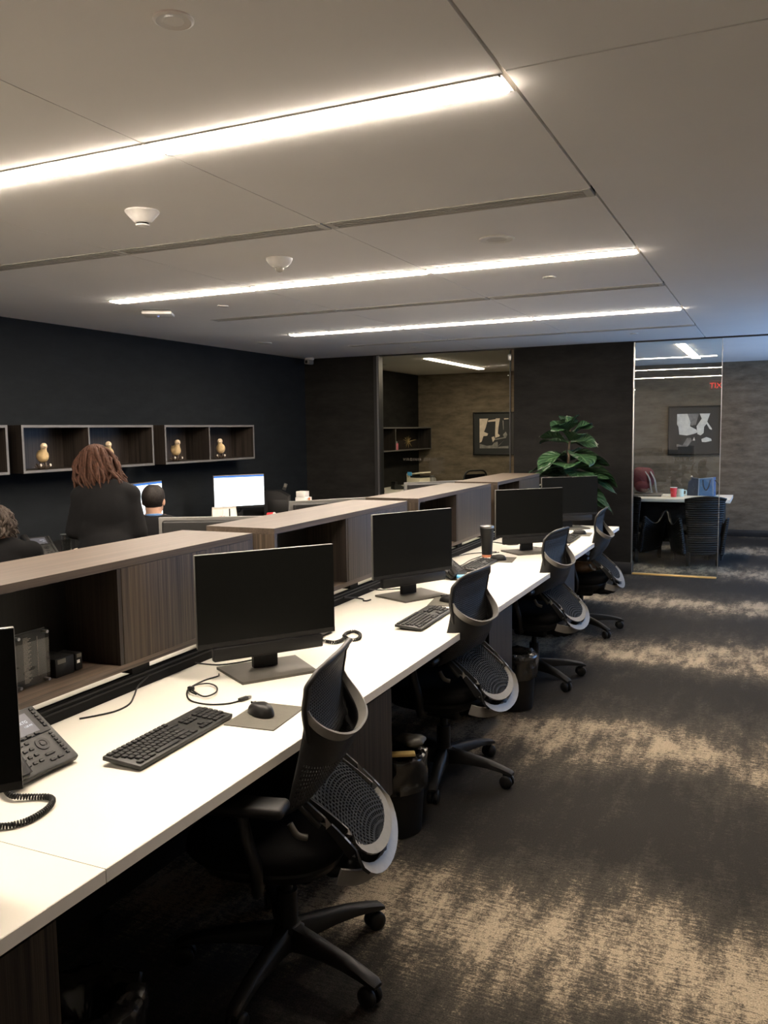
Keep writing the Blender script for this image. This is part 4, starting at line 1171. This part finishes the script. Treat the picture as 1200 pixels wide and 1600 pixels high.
def head_prims(c, X, k=1.0):
    def at(x, y, z): return tuple(Vector(c)+X @ (Vector((x, y, z))*k))
    X4 = X.to_4x4()
    return [('e', at(-.006, 0, .028), (.098*k, .077*k, .092*k), X4), ('e', at(.024, 0, -.035), (.068*k, .060*k, .080*k), X4),
            ('e', at(.052, 0, -.082), (.030*k, .030*k, .024*k), X4),
            ('t', [at(.088, 0, .010), at(.104, 0, -.022)], [.010*k, .015*k]), ('e', at(.086, 0, -.052), (.012*k, .026*k, .010*k), X4),
            ('e', at(-.004, .078, -.008), (.018*k, .010*k, .030*k), X4), ('e', at(-.004, -.078, -.008), (.018*k, .010*k, .030*k), X4),
            ('e', at(.080, .030, .012), (.014*k, .018*k, .008*k), X4), ('e', at(.080, -.030, .012), (.014*k, .018*k, .008*k), X4)]
def face(root, c, X, k=1.0):
    for s_ in (-1, 1):
        p = Vector(c)+X @ (Vector((.083, s_*.030, .003))*k)
        MB().ell(tuple(p), (.010*k, .013*k, .009*k), 12, 8).build('eye', 'shirt', root, 180)

def torso(hip, chest, neck, sw, hw_, depth, pad=0.0):
    """torso as stacked ellipses from hips to shoulders: sw = half shoulder width"""
    hip, chest, neck = Vector(hip), Vector(chest), Vector(neck)
    return [('e', tuple(hip), (depth*1.05, hw_, .15)), ('e', tuple(hip.lerp(chest, .45)), (depth*.95, hw_*.90, .19)),
            ('e', tuple(chest), (depth, sw*.88, .19)), ('e', tuple(chest+Vector((0, 0, .10))), (depth*.80, sw*.92, .10)),
            ('t', [tuple(chest+Vector((0, -sw*.82, .085))), tuple(neck), tuple(chest+Vector((0, sw*.82, .085)))], [.048+pad, .060+pad, .048+pad])]

# --- standing woman, seen from behind, head bowed towards the left
R3 = lambda rz, ry=0, rx=0: (Matrix.Rotation(rz, 3, 'Z') @ Matrix.Rotation(ry, 3, 'Y') @ Matrix.Rotation(rx, 3, 'X'))
hc = (.075, .045, 1.440); HX = R3(.35, .42, -.12)
neck = (.025, .02, 1.335)
arm_r = [(0, -.140, 1.235), (-.03, -.182, 1.03), (.07, -.180, .845)]
arm_l = [(0, .140, 1.235), (.03, .190, 1.05), (.25, .15, 1.03)]
legs = [[(0, s_*.10, .86), (.02, s_*.10, .48), (-.02, s_*.10, .10)] for s_ in (-1, 1)]
body = head_prims(hc, HX)+torso((0, 0, .92), (.0, 0, 1.17), neck, .165, .165, .105)
body += [('t', [neck, tuple(Vector(hc)+HX @ Vector((-.01, 0, -.05)))], [.052, .056])]
for a in (arm_r, arm_l): body.append(('t', a, [.048, .040, .026]))
for l in legs: body.append(('t', l, [.085, .055, .036]))
for s_ in (-1, 1): body.append(('t', [(-.03, s_*.10, .05), (.06, s_*.105, .040), (.15, s_*.11, .028)], [.036, .034, .024]))
body += hand_prims(arm_r[2], (.25, .05, -.95), (.4, .9, 0), 1)+hand_prims(arm_l[2], (.95, -.25, .05), (0, -.3, -1), -1)
lady = solid('person', body, .0075, 'skin')
lady.location = (-3.610, 3.888, 0); lady.rotation_euler = (0, 0, radians(133))
tag(lady, 'woman in a black jacket standing with her back turned, auburn hair, head bowed', 'person')
jk = torso((0, 0, .92), (.0, 0, 1.17), (.02, .01, 1.315), .172, .180, .122, .018)+[('t', [(0, 0, .78), (0, 0, .92)], [.17, .18], .75)]
jk += [('t', arm_r, [.058, .054, .044]), ('t', [arm_l[0], arm_l[1], arm_l[2]], [.058, .054, .044])]
solid('jacket', jk, .011, 'suit', lady, 16)
solid('collar', [('t', [tuple(Vector(neck)+Vector((.045*cos(a), .062*sin(a), -.005))) for a in [2*pi*k/16 for k in range(17)]], [.014]*17, None)], .005, 'suit', lady, 2)
tr = [('e', (0, 0, .88), (.135, .195, .12))]+[('t', l, [.105, .075, .060]) for l in legs]
solid('trousers', tr, .012, 'suit', lady, 3)
for s_ in (-1, 1):
    solid('shoe', [('t', [(-.05, s_*.10, .040), (.06, s_*.106, .038), (.16, s_*.112, .030)], [.042, .040, .030])], .009, 'black', lady, 2)
face(lady, hc, HX)
def strands(root, c, X, n, length, wave, m, seed, k=1.0, gather=(-.02, 0), r=.0075, cap=1.0, name='hair'):
    """hair: scalp shell plus wavy locks hanging from it"""
    rnd = random.Random(seed); mb = MB(); c = Vector(c)
    def cp(u, v):
        a = 2*pi*u; th = (.66*pi if abs((a+pi) % (2*pi)-pi) > 1.0 else .40*pi)*v
        p = Vector((-.010+.108*sin(th)*cos(a), .089*sin(th)*sin(a), .030+.101*cos(th)))*k
        return c+X @ p
    mb.grid(cp, 36, 14)
    for i in range(n):
        a = rnd.uniform(1.05, 2*pi-1.05); th = rnd.uniform(.12, .62)*pi
        p = Vector((-.010+.105*sin(th)*cos(a), .087*sin(th)*sin(a), .030+.098*cos(th)))*k
        w0 = c+X @ p; out = (X @ Vector((cos(a), sin(a), 0))); L_ = length*rnd.uniform(.65, 1.1)*(1-.4*(th/pi))
        ph_, amp = rnd.uniform(0, 6.28), wave*rnd.uniform(.6, 1.3); pts = []
        q = w0.copy(); d = (out*.5+Vector((0, 0, -.9)))
        if th < .35*pi: d = (out*1.0+Vector((0, 0, -.35)))
        for s_ in range(9):
            f = s_/8
            pts.append(q+out*(amp*sin(ph_+f*7)*f)+Vector((amp*.7*cos(ph_+f*6)*f, amp*.7*sin(ph_*2+f*8)*f, 0)))
            d = (d*.62+Vector((out.x*.10+gather[0]*4*f, out.y*.10+gather[1]*4*f, -.9))*.38); q = q+d.normalized()*L_/8
            rel = X.transposed() @ (q-c); e = Vector((rel.x/(.108*k), rel.y/(.09*k), (rel.z-.03)/(.10*k)))
            if e.length < 1.0: q = c+X @ Vector((rel.x/e.length, rel.y/e.length, (rel.z-.03*k)/e.length+.03*k))
        rr = r*rnd.uniform(.7, 1.3); mb.tube(pts, [rr*.8]+[rr*1.1]*5+[rr, rr*.8, rr*.4], 6)
    return mb.build(name, m, root, 80)
strands(lady, hc, HX, 230, .29, .026, 'hair_brown', 5, k=.93, gather=(-.06, -.14), r=.008)

# --- seated man facing his monitor
def seated(loc, rz, hc, HX, lean, label, hairf, sw=.21, collar=None, arms_up=.0):
    chest = (lean*.75, 0, .84); neck = (lean+.005, 0, .985)
    arm = lambda s_: [(lean*.8, s_*sw*.95, .93), (lean*.8+.07, s_*(sw+.05), .70), (.36, s_*.17, .765+arms_up)]
    thigh = lambda s_: [(0, s_*.095, .545), (.43, s_*.12, .535), (.40, s_*.12, .11)]
    b = head_prims(hc, HX)+torso((0, 0, .60), chest, neck, sw, .18, .115)+[('t', [neck, tuple(Vector(hc)+HX @ Vector((-.012, 0, -.05)))], [.056, .058])]
    for s_ in (-1, 1):
        b += [('t', arm(s_), [.050, .041, .027]), ('t', thigh(s_), [.080, .056, .036])]
        b += [('t', [(.38, s_*.12, .05), (.47, s_*.125, .038), (.56, s_*.13, .028)], [.036, .034, .024])]
        b += hand_prims(arm(s_)[2], (.97, -s_*.2, -.08), (0, 0, -1), s_)
    p = solid('person', b, .0075, 'skin'); p.location = loc; p.rotation_euler = (0, 0, rz); tag(p, label, 'person')
    j = torso((0, 0, .60), chest, (lean, 0, .975), sw+.012, .195, .13, .018)
    for s_ in (-1, 1): j.append(('t', arm(s_), [.072, .060, .042]))
    solid('jacket', j, .011, 'suit', p, 10)
    if collar: solid('collar', [('t', [tuple(Vector(neck)+Vector((.050*cos(a)-.005, .064*sin(a), .030+.015*-cos(a)))) for a in [2*pi*k/16 for k in range(17)]], [.014]*17, None)], .005, collar, p, 2)
    t = [('e', (.02, 0, .575), (.14, .19, .095))]
    for s_ in (-1, 1): t.append(('t', thigh(s_), [.092, .072, .055]))
    solid('trousers', t, .012, 'suit', p, 3)
    for s_ in (-1, 1): solid('shoe', [('t', [(.36, s_*.12, .042), (.47, s_*.125, .038), (.58, s_*.13, .030)], [.042, .040, .030])], .009, 'black', p, 2)
    face(p, hc, HX); hairf(p)
    return p
def short_hair(p, hc, HX):
    def cp(u, v):                                  # short hair round a thin crown
        a = 2*pi*u; th = lerp(.13*pi, (.80 if abs((a+pi) % (2*pi)-pi) > 1.35 else .36)*pi, v)
        kx = .0015*sin(a*40)*sin(v*30)
        return Vector(hc)+HX @ Vector((-.008+(.103+kx)*sin(th)*cos(a), (.081+kx)*sin(th)*sin(a), .029+(.096+kx)*cos(th)))
    o = MB().grid(cp, 80, 24).build('hair', 'hair_dark', p, 80); solidify(o, .004)
mh, MX = (.045, 0, 1.128), R3(-.30, .10)
man = seated((-4.085, 4.88, 0), radians(127), mh, MX, .03, 'man with short dark thinning hair and black suit seated with his back turned', lambda p: short_hair(p, mh, MX), .215, mat('blue_collar', (0.05, 0.12, 0.26), .8))
ch_, CX = (.055, 0, 1.095), R3(.15, .22)
curly = seated((-4.165, 3.555, -.012), radians(138), ch_, CX, .04, 'person with dark curly hair and black top seated at the left edge', lambda p: strands(p, ch_, CX, 190, .13, .015, 'hair_grey', 11, r=.008), .20)
def desk_chair_for(x, y, rz, label):
    c = place_chair(x, y, rz, rz+.4, label)            # the same chair without its tall back
    for ch in list(c.children):
        if ch.name.split('.')[0] in ('back_net', 'back_rim', 'upper_loop', 'lower_back', 'height_lever'): bpy.data.objects.remove(ch)
desk_chair_for(-4.07+.03*cos(radians(127)), 4.89+.03*sin(radians(127)), radians(127), 'low seat the man in the black suit sits on')
desk_chair_for(-4.165+.03*cos(radians(138)), 3.555+.03*sin(radians(138)), radians(138), 'low seat the curly haired person sits on')

# ------------------------------------------------------------------ framed pictures on the back wall
def picture(x0, z0, w_, h, label, right=True):
    t = thing('framed_picture', label, 'picture', (x0+w_/2, YB-.001, z0+h/2), 0, 'square framed photographs in the glass offices')
    f = MB(); a, b = w_/2, h/2
    f.box(-a, a, -.040, 0, b-.02, b, .003); f.box(-a, a, -.040, 0, -b, -b+.02, .003); f.box(-a, -a+.02, -.040, 0, -b+.02, b-.02, .003); f.box(a-.02, a, -.040, 0, -b+.02, b-.02, .003)
    f.build('frame', 'black', t)
    MB().box(-a+.02, a-.02, -.018, -.002, -b+.02, b-.02).build('mount', 'mat_dark', t)
    Y = lambda mb, poly, d, mi=0: mb.prism([(x, z) for x, z in poly], 0, .0004, Matrix.Translation((0, -.0184-d, 0)) @ Matrix.Rotation(pi/2, 4, 'X'))
    pr = MB(); Y(pr, [(-.245, -.24), (.245, -.24), (.245, .245), (-.245, .245)], .0002); pr.build('print', 'pic_dark', t)
    wh, gr = MB(), MB()
    if right:
        Y(wh, [(-.245, .245), (-.10, .245), (-.055, .12), (-.06, .06), (.03, .01), (.045, -.03), (.0, -.05), (-.10, -.075), (-.21, -.06), (-.225, .06), (-.245, .09)], .0008)
        Y(wh, [(.07, .245), (.10, .17), (.03, .06), (.045, -.055), (.09, -.075), (.13, -.04), (.135, .05), (.165, .09), (.19, .17), (.215, .245)], .0008)
        Y(wh, [(.11, .20), (.14, .18), (.245, .02), (.24, .005), (.21, .02)], .0014)
        Y(wh, [(.10, -.13), (.17, -.10), (.235, -.125), (.245, -.155), (.16, -.175), (.11, -.17)], .0008)
        Y(wh, [(-.02, -.15), (.0, -.10), (.015, -.15)], .0008)
        Y(gr, [(-.245, -.24), (-.245, -.20), (-.16, -.22), (-.10, -.11), (-.05, -.11), (-.03, -.15), (-.09, -.24)], .0006)
        Y(gr, [(-.10, .245), (.06, .245), (.02, .08), (-.045, .07), (-.055, .12)], .0006)
        wh.build('print_light', 'pic_white', t); gr.build('print_shade', 'pic_grey', t)
    else:
        Y(wh, [(-.245, .245), (-.10, .245), (-.14, .10), (-.17, .03), (-.10, .0), (-.115, -.035), (-.18, -.04), (-.21, -.13), (-.245, -.15)], .0008)
        Y(wh, [(.03, .245), (.10, .245), (.075, .10), (.065, .0), (.10, -.03), (.09, -.05), (.02, -.07), (.02, .02)], .0008)
        Y(wh, [(-.10, .215), (.04, .235), (.04, .20), (-.10, .19)], .0007); Y(wh, [(.17, .225), (.245, .23), (.245, .245), (.17, .245)], .0007)
        Y(wh, [(-.04, -.06), (.0, -.045), (.02, -.09), (-.02, -.14)], .0009)
        Y(gr, [(-.245, -.24), (.245, -.24), (.245, -.20), (.07, -.215), (.06, -.13), (.0, -.15), (-.03, -.19), (-.12, -.20), (-.245, -.165)], .0006)
        Y(gr, [(.02, -.105), (.20, -.075), (.225, -.02), (.20, .03), (.15, -.02), (.17, -.06), (.02, -.085)], .0007)
        Y(gr, [(.145, .21), (.155, .06), (.165, .06), (.16, .21)], .0007); Y(gr, [(.07, -.20), (.17, -.11), (.175, -.10), (.08, -.20)], .0007)
        wh.build('print_light', 'pic_sepia', t); gr.build('print_shade', 'pic_grey', t)
    return t
picture(-1.405, 1.195, .735, .725, 'black framed photograph of two pale feet in the right glass office')
picture(-4.47, 1.195, .71, .70, 'black framed sepia photograph partly hidden by the pier, in the left glass office', False)

# ------------------------------------------------------------------ right glass office
t = thing('office_desk', 'white office desk with dark front panel in the right glass office', 'desk', (-1.20, 11.15, 0))
MB().box(-.72, .78, -.36, .46, .700, .740, .002).build('top', 'desk', t)
MB().box(-.65, .69, -.10, -.08, .18, .700).build('front_panel', 'matte_black', t)
MB().box(.66, .70, -.30, .42, 0, .70).build('side_panel', 'charcoal', t); MB().box(-.70, -.66, -.30, .42, 0, .70).build('side_panel', 'charcoal', t)
def wicker_chair(x, y, rz, label):
    t = thing('wicker_armchair', label, 'armchair', (x, y, 0), rz, 'black wicker armchairs in the right glass office')
    N_ = 26
    def ribs(v): return .007*abs(sin(pi*N_*v))
    def back(u, v):
        q = 2*u-1; z = .13+.69*v; wd = lerp(.165, .235, v**1.2)
        return (-.245-.075*v+.055*q*q*(.4+v*.6)-ribs(v)-.02*max(0, v-.93)/.07, q*wd, z-.035*(q*q)*(v > .9)*(v-.9)*10+.0)
    o = MB().grid(back, 14, N_*5).build('back', 'wicker', t, 80); solidify(o, .030)
    for s_ in (-1, 1):
        def arm(u, v):
            x_ = lerp(-.26, .30, u); zt = .56-.10*sin(pi*min(1, u*1.25))**1.2+.055*max(0, u-.62)/.38
            if u > .86: zt -= .055*((u-.86)/.14)**2
            z = lerp(.13, zt, v)
            return (x_-.04*(1-v)*max(0, u-.5)*2-.05*max(0, u-.75)*(1-v)*2, s_*(lerp(.205, .265, v)+.02*sin(pi*u)+ribs(v*.65)), z)
        o = MB().grid(arm, 20, 17*5).build('arm', 'wicker', t, 80); solidify(o, .035)
    mb = MB(); mb.box(-.25, .27, -.21, .21, .13, .36, .03); mb.build('seat_base', 'wicker', t, 60)
    MB().box(-.22, .28, -.20, .20, .36, .43, .03, seg=3).build('cushion', 'fabric', t, 60)
    for (lx, ly) in ((-.24, .165), (-.24, -.165), (.24, .20), (.24, -.20)):
        MB().tube([(lx, ly, .16), (lx*1.02, ly*1.02, 0)], [.030, .022], 4).build('leg', 'wicker', t)
    return t
wicker_chair(-.775, 10.585, radians(112), 'black wicker armchair with its back to the camera beside the blue handbag')
wicker_chair(-1.500, 10.70, radians(68), 'black wicker armchair half hidden by the dark pier')
t = thing('handbag', 'blue and black studded handbag standing on the office desk', 'handbag', (-.78, 11.42, .74), radians(-8))
X = Matrix.Rotation(pi/2, 4, 'X')
MB().prism([(-.04, 0), (.155, 0), (.150, .235), (-.035, .215)], -.06, .06, X).build('front', 'blue', t, 30)
MB().prism([(-.17, 0), (-.04, 0), (-.035, .215), (-.115, .225), (-.155, .17)], -.055, .07, X).build('side', 'navy', t, 30)
st = MB()
for k in range(16):
    for x0, x1 in ((-.030, -.026), (.146, .141)): st.ell((lerp(x0, x1, k/15), -.0615, .012+k*.0138), (.004, .003, .004), 6, 4)
for k in range(10): st.ell((-.025+k*.018, -.0615, .215+.0018*k), (.004, .003, .004), 6, 4)
o = st.build('stud_trim', 'white', t); o['kind'] = 'stuff'
MB().tube(spline([(.02, -.062, .20), (.035, -.085, .12), (.065, -.09, .075), (.095, -.085, .12), (.11, -.062, .205)], 8), .008, 8).build('handle', 'navy', t, 60)
MB().tube(spline([(.15, 0, .20), (.19, .01, .15), (.20, .02, .08), (.17, .02, .01)], 8), .006, 8).build('strap', 'black', t, 60)
MB().ell((-.13, -.01, .235), (.018, .012, .016), 8, 6).build('clasp', 'chrome', t)
t = thing('paper_cup', 'red paper cup with a white rim on the office desk', 'cup', (-1.092, 11.10, .74))
MB().lathe([(.032, 0), (.043, .118), (.040, .118), (.030, .006), (0, .006)], 28).build('body', 'red', t)
MB().lathe([(.0425, .116), (.0445, .119), (.0425, .122), (.040, .119)], 28).build('rim', 'white', t)
t = thing('mug', 'pale mint mug right of the red paper cup', 'mug', (-1.02, 11.19, .74))
MB().lathe([(.038, 0), (.041, .005), (.041, .095), (.037, .095), (.036, .008), (0, .008)], 28).build('body', 'mint', t)
MB().tube(spline([(.040, 0, .078), (.066, 0, .078), (.070, 0, .048), (.060, 0, .022), (.040, 0, .020)], 6), .006, 8).build('handle', 'mint', t, 60)
t = thing('backpack', 'burgundy backpack with straps leaning at the left end of the office desk', 'backpack', (-1.50, 11.36, .765), radians(10))
lump(.155, .10, .16, .16, 7, 2.2).build('body', 'maroon', t, 60); t.children[0].location = (0, 0, .18)
MB().ell((0, -.07, .09), (.11, .05, .08), 18, 10).build('pocket', 'maroon', t)
for x in (.06, .12): MB().tube(spline([(x-.03, -.06, .28), (x+.02, -.11, .18), (x+.035, -.12, .07), (x+.05, -.12, .015)], 6), .014, 8, flat=.4).build('strap', 'pic_grey', t, 60)
MB().box(.055, .075, -.135, -.12, .05, .07, .003).build('buckle', 'steel', t)
t = thing('laptop', 'flat dark grey laptop under the burgundy backpack', 'laptop', (-1.42, 11.28, .74), .06)
MB().box(-.25, .17, -.20, .20, 0, .012, .003).build('base', 'gunmetal', t); MB().box(-.25, .17, -.20, .20, .0125, .022, .003).build('lid', 'gunmetal', t)
single(MB().box(-.05, .05, -.02, .02, 0, .02, .006), 'glasses_case', 'white', 'small white case right of the laptop in the right glass office', 'case', (-1.215, 11.20, .74), .3)

# ------------------------------------------------------------------ left glass office
wall_shelf(11.2, 13.30, 11.82, 'dark wall shelf with a gold starburst in the left glass office', -5.2, 'office wall shelf', 1.300, 1.668)
t = thing('starburst', 'gold starburst ornament on the office wall shelf', 'ornament', (-5.25, 12.42, 1.437))
MB().ell((0, 0, 0), (.018, .018, .018), 12, 8).build('core', 'gold', t)
rnd = random.Random(4)
for k in range(20):
    z = 1-2*(k+.5)/20; a = k*2.4; d = Vector((math.sqrt(1-z*z)*cos(a)*.5, math.sqrt(1-z*z)*sin(a), z)); L_ = rnd.uniform(.08, .15)*(.75 if d.z < 0 else 1)
    d = d.normalized()*min(L_, .115/max(.01, -d.normalized().z) if d.z < 0 else L_)
    MB().tube([(0, 0, 0), d], [.006, .002], 6).build('ray', 'gold', t)
t = thing('pink_box', 'small upright pink box beside the divider of the office wall shelf', 'box', (-5.24, 11.90, 1.32))
MB().box(-.03, .03, -.035, .035, 0, .10, .002).build('body', 'pink', t); MB().box(-.02, .02, -.028, .028, .10, .13, .002).build('lid', 'grey', t)
t = thing('office_worktop', 'pale worktop along the side wall of the left glass office', 'desk', (-5.09, 11.6, ZD))
MB().box(-.35, .35, -1.75, 1.70, -.03, 0).build('top', 'desk', t)
for y in (-1.7, 0, 1.65): MB().box(-.33, .30, y-.02, y+.02, -ZD, -.03).build('side_panel', 'matte_black', t)
t = thing('printer', 'cream printer with open grey lid on the office worktop', 'printer', (-4.93, 12.05, ZD), radians(-20))
t.scale = (.78, .78, .92)
MB().box(-.17, .17, -.16, .16, 0, .17, .01).build('body', 'cream', t)
MB().box(-.16, .20, -.15, .17, .225, .25, .004, Matrix.Rotation(-.10, 4, 'Y')).build('lid', 'cream', t)
MB().box(-.17, -.10, -.16, .16, .17, .24, .004).build('hinge_block', 'cream', t)
MB().box(-.10, .17, -.13, .14, .17, .20, .003).build('tray', 'charcoal', t)
MB().box(-.14, -.03, -.1705, -.155, .205, .265, .002).build('blue_label', 'sky', t)
MB().cyl((.04, -.162, .06), (.04, -.158, .06), .035).build('disc', 'white', t)
t = thing('grey_jar', 'grey lidded jar right of the cream printer', 'jar', (-4.80, 12.30, ZD))
MB().lathe([(.055, 0), (.062, .01), (.062, .12), (.045, .145)], 24).build('body', 'grey', t); MB().lathe([(.038, .145), (.040, .172), (.0, .176)], 24).build('lid', 'edge_grey', t)
t = thing('flat_monitor', 'thin monitor seen from its edge in the left glass office', 'monitor', (-5.22, 11.22, ZD), radians(-62))
MB().box(-.26, .26, -.02, .015, .10, .43, .004).build('panel', 'black', t); MB().box(.258, .263, -.022, .017, .10, .43, .002).build('edge', 'gunmetal', t)
MB().box(-.03, .03, .0, .03, 0, .12).build('neck', 'black', t); MB().box(-.12, .12, -.08, .08, 0, .010, .003).build('base', 'gunmetal', t)
t = thing('desk_phone', 'dark desk phone on the worktop of the left glass office', 'phone', (-5.10, 11.66, ZD), .8)
MB().prism([(-.09, 0), (.09, 0), (.09, .02), (-.06, .09), (-.09, .09)], -.08, .08, X).build('body', 'charcoal', t); MB().box(-.085, -.04, -.085, .085, .09, .115, .008).build('handset', 'black', t); MB().box(-.02, .05, -.05, .05, .06, .066, .001, Matrix.Rotation(.42, 4, 'Y')).build('display', 'gunmetal', t)
t = thing('office_chair', 'dark office chair with a curved back behind the cream printer', 'chair', (-4.35, 12.55, 0), 2.6)
MB().tube(spline([(-.23, -.22, .55), (-.25, -.23, .85), (-.26, -.17, .97), (-.26, 0, .985), (-.26, .17, .97), (-.25, .23, .85), (-.23, .22, .55)], 8), .014, 8).build('back_frame', 'charcoal', t, 60)
MB().box(-.255, -.235, -.20, .20, .55, .93, .005).build('back_mesh', 'fabric', t)
MB().box(-.22, .25, -.23, .23, .42, .49, .03, seg=3).build('seat', 'fabric', t)
MB().tube(spline([(-.245, 0, .60), (-.25, 0, .45), (-.12, 0, .40), (0, 0, .40)], 6), .022, 8).build('spine', 'black', t, 60)
MB().cyl((0, 0, .08), (0, 0, .42), .026).build('gas_cylinder', 'black', t)
for k in range(5):
    a = 2*pi*k/5; lg = MB().tube([(0, 0, .10), (.30*cos(a), .30*sin(a), .07)], [.030, .018], 8).build('leg', 'black', t)
    MB().ell((.30*cos(a), .30*sin(a), .030), (.028, .028, .030), 12, 8).build('caster', 'black', lg)

# ------------------------------------------------------------------ potted fiddle leaf fig by the far pier
t = thing('potted_fig', 'potted fiddle leaf fig with large dark leaves before the far dark pier', 'plant', (-1.83, 8.45, 0))
MB().lathe([(.17, 0), (.19, .01), (.23, .52), (.235, .54), (.215, .54), (.21, .49), (0, .49)], 36).build('planter', 'pot', t)
MB().lathe([(.208, .495), (.10, .51), (0, .515)], 24).build('soil', 'soil', t)
stem = spline([(0, 0, .50), (.015, .01, .85), (-.01, 0, 1.2), (.01, 0, 1.55), (.0, 0, 1.66)], 8)
MB().tube(stem, [.016]*20+[.012]*(len(stem)-20), 8).build('stem', 'bark', t, 60)
def leaf(base, az, el, L_, wd, droop, roll):
    """obovate, gently cupped leaf with a wavy margin"""
    nu, nv = 10, 14
    d0 = Vector((cos(az)*cos(el), sin(az)*cos(el), sin(el))); side = Vector((-sin(az), cos(az), 0)); upv = side.cross(d0)*-1
    upv = Matrix.Rotation(roll, 3, d0) @ upv; side = Matrix.Rotation(roll, 3, d0) @ side
    V, UV = [], []
    for j in range(nv+1):
        v = j/nv; sv = max(0, (v-.10)/.90)
        wv = wd*(sin(pi*sv**1.25)**.75*(.55+.45*sv) if 0 < sv < 1 else 0)+.003
        c = Vector(base)+d0*(L_*v)-Vector((0, 0, droop*L_*v*v))
        for i in range(nu+1):
            q = 2*i/nu-1
            p = c+side*(q*wv)+upv*(.22*wv*q*q-.02*wd+.012*sin(9*v+q*2)*abs(q))
            V.append(p); UV.append((i/nu, v))
    fs = [(j*(nu+1)+i, j*(nu+1)+i+1, (j+1)*(nu+1)+i+1, (j+1)*(nu+1)+i) for j in range(nv) for i in range(nu)]
    o = MB().add(V, fs).build('leaf', 'leaf', t, 180)
    uvl = o.data.uv_layers.new(name='UVMap')
    for lp in o.data.loops: uvl.data[lp.index].uv = UV[lp.vertex_index]
rnd = random.Random(21)
k = 0
for z, n, L_, el in ((1.02, 8, .40, -.05), (1.13, 8, .42, .10), (1.24, 8, .42, .12), (1.36, 7, .37, .25), (1.47, 6, .32, .42), (1.55, 5, .29, .72), (1.58, 4, .27, 1.05)):
    for i in range(n):
        az = 2*pi*i/n+k*.8+rnd.uniform(-.25, .25); k += 1
        leaf((0, 0, z+rnd.uniform(-.03, .03)), az, el+rnd.uniform(-.12, .15), L_*rnd.uniform(.9, 1.15), (.170 if z < 1.4 else .140)*rnd.uniform(.85, 1.12), rnd.uniform(.25, .60), rnd.uniform(-.5, .5))
#NEXT3
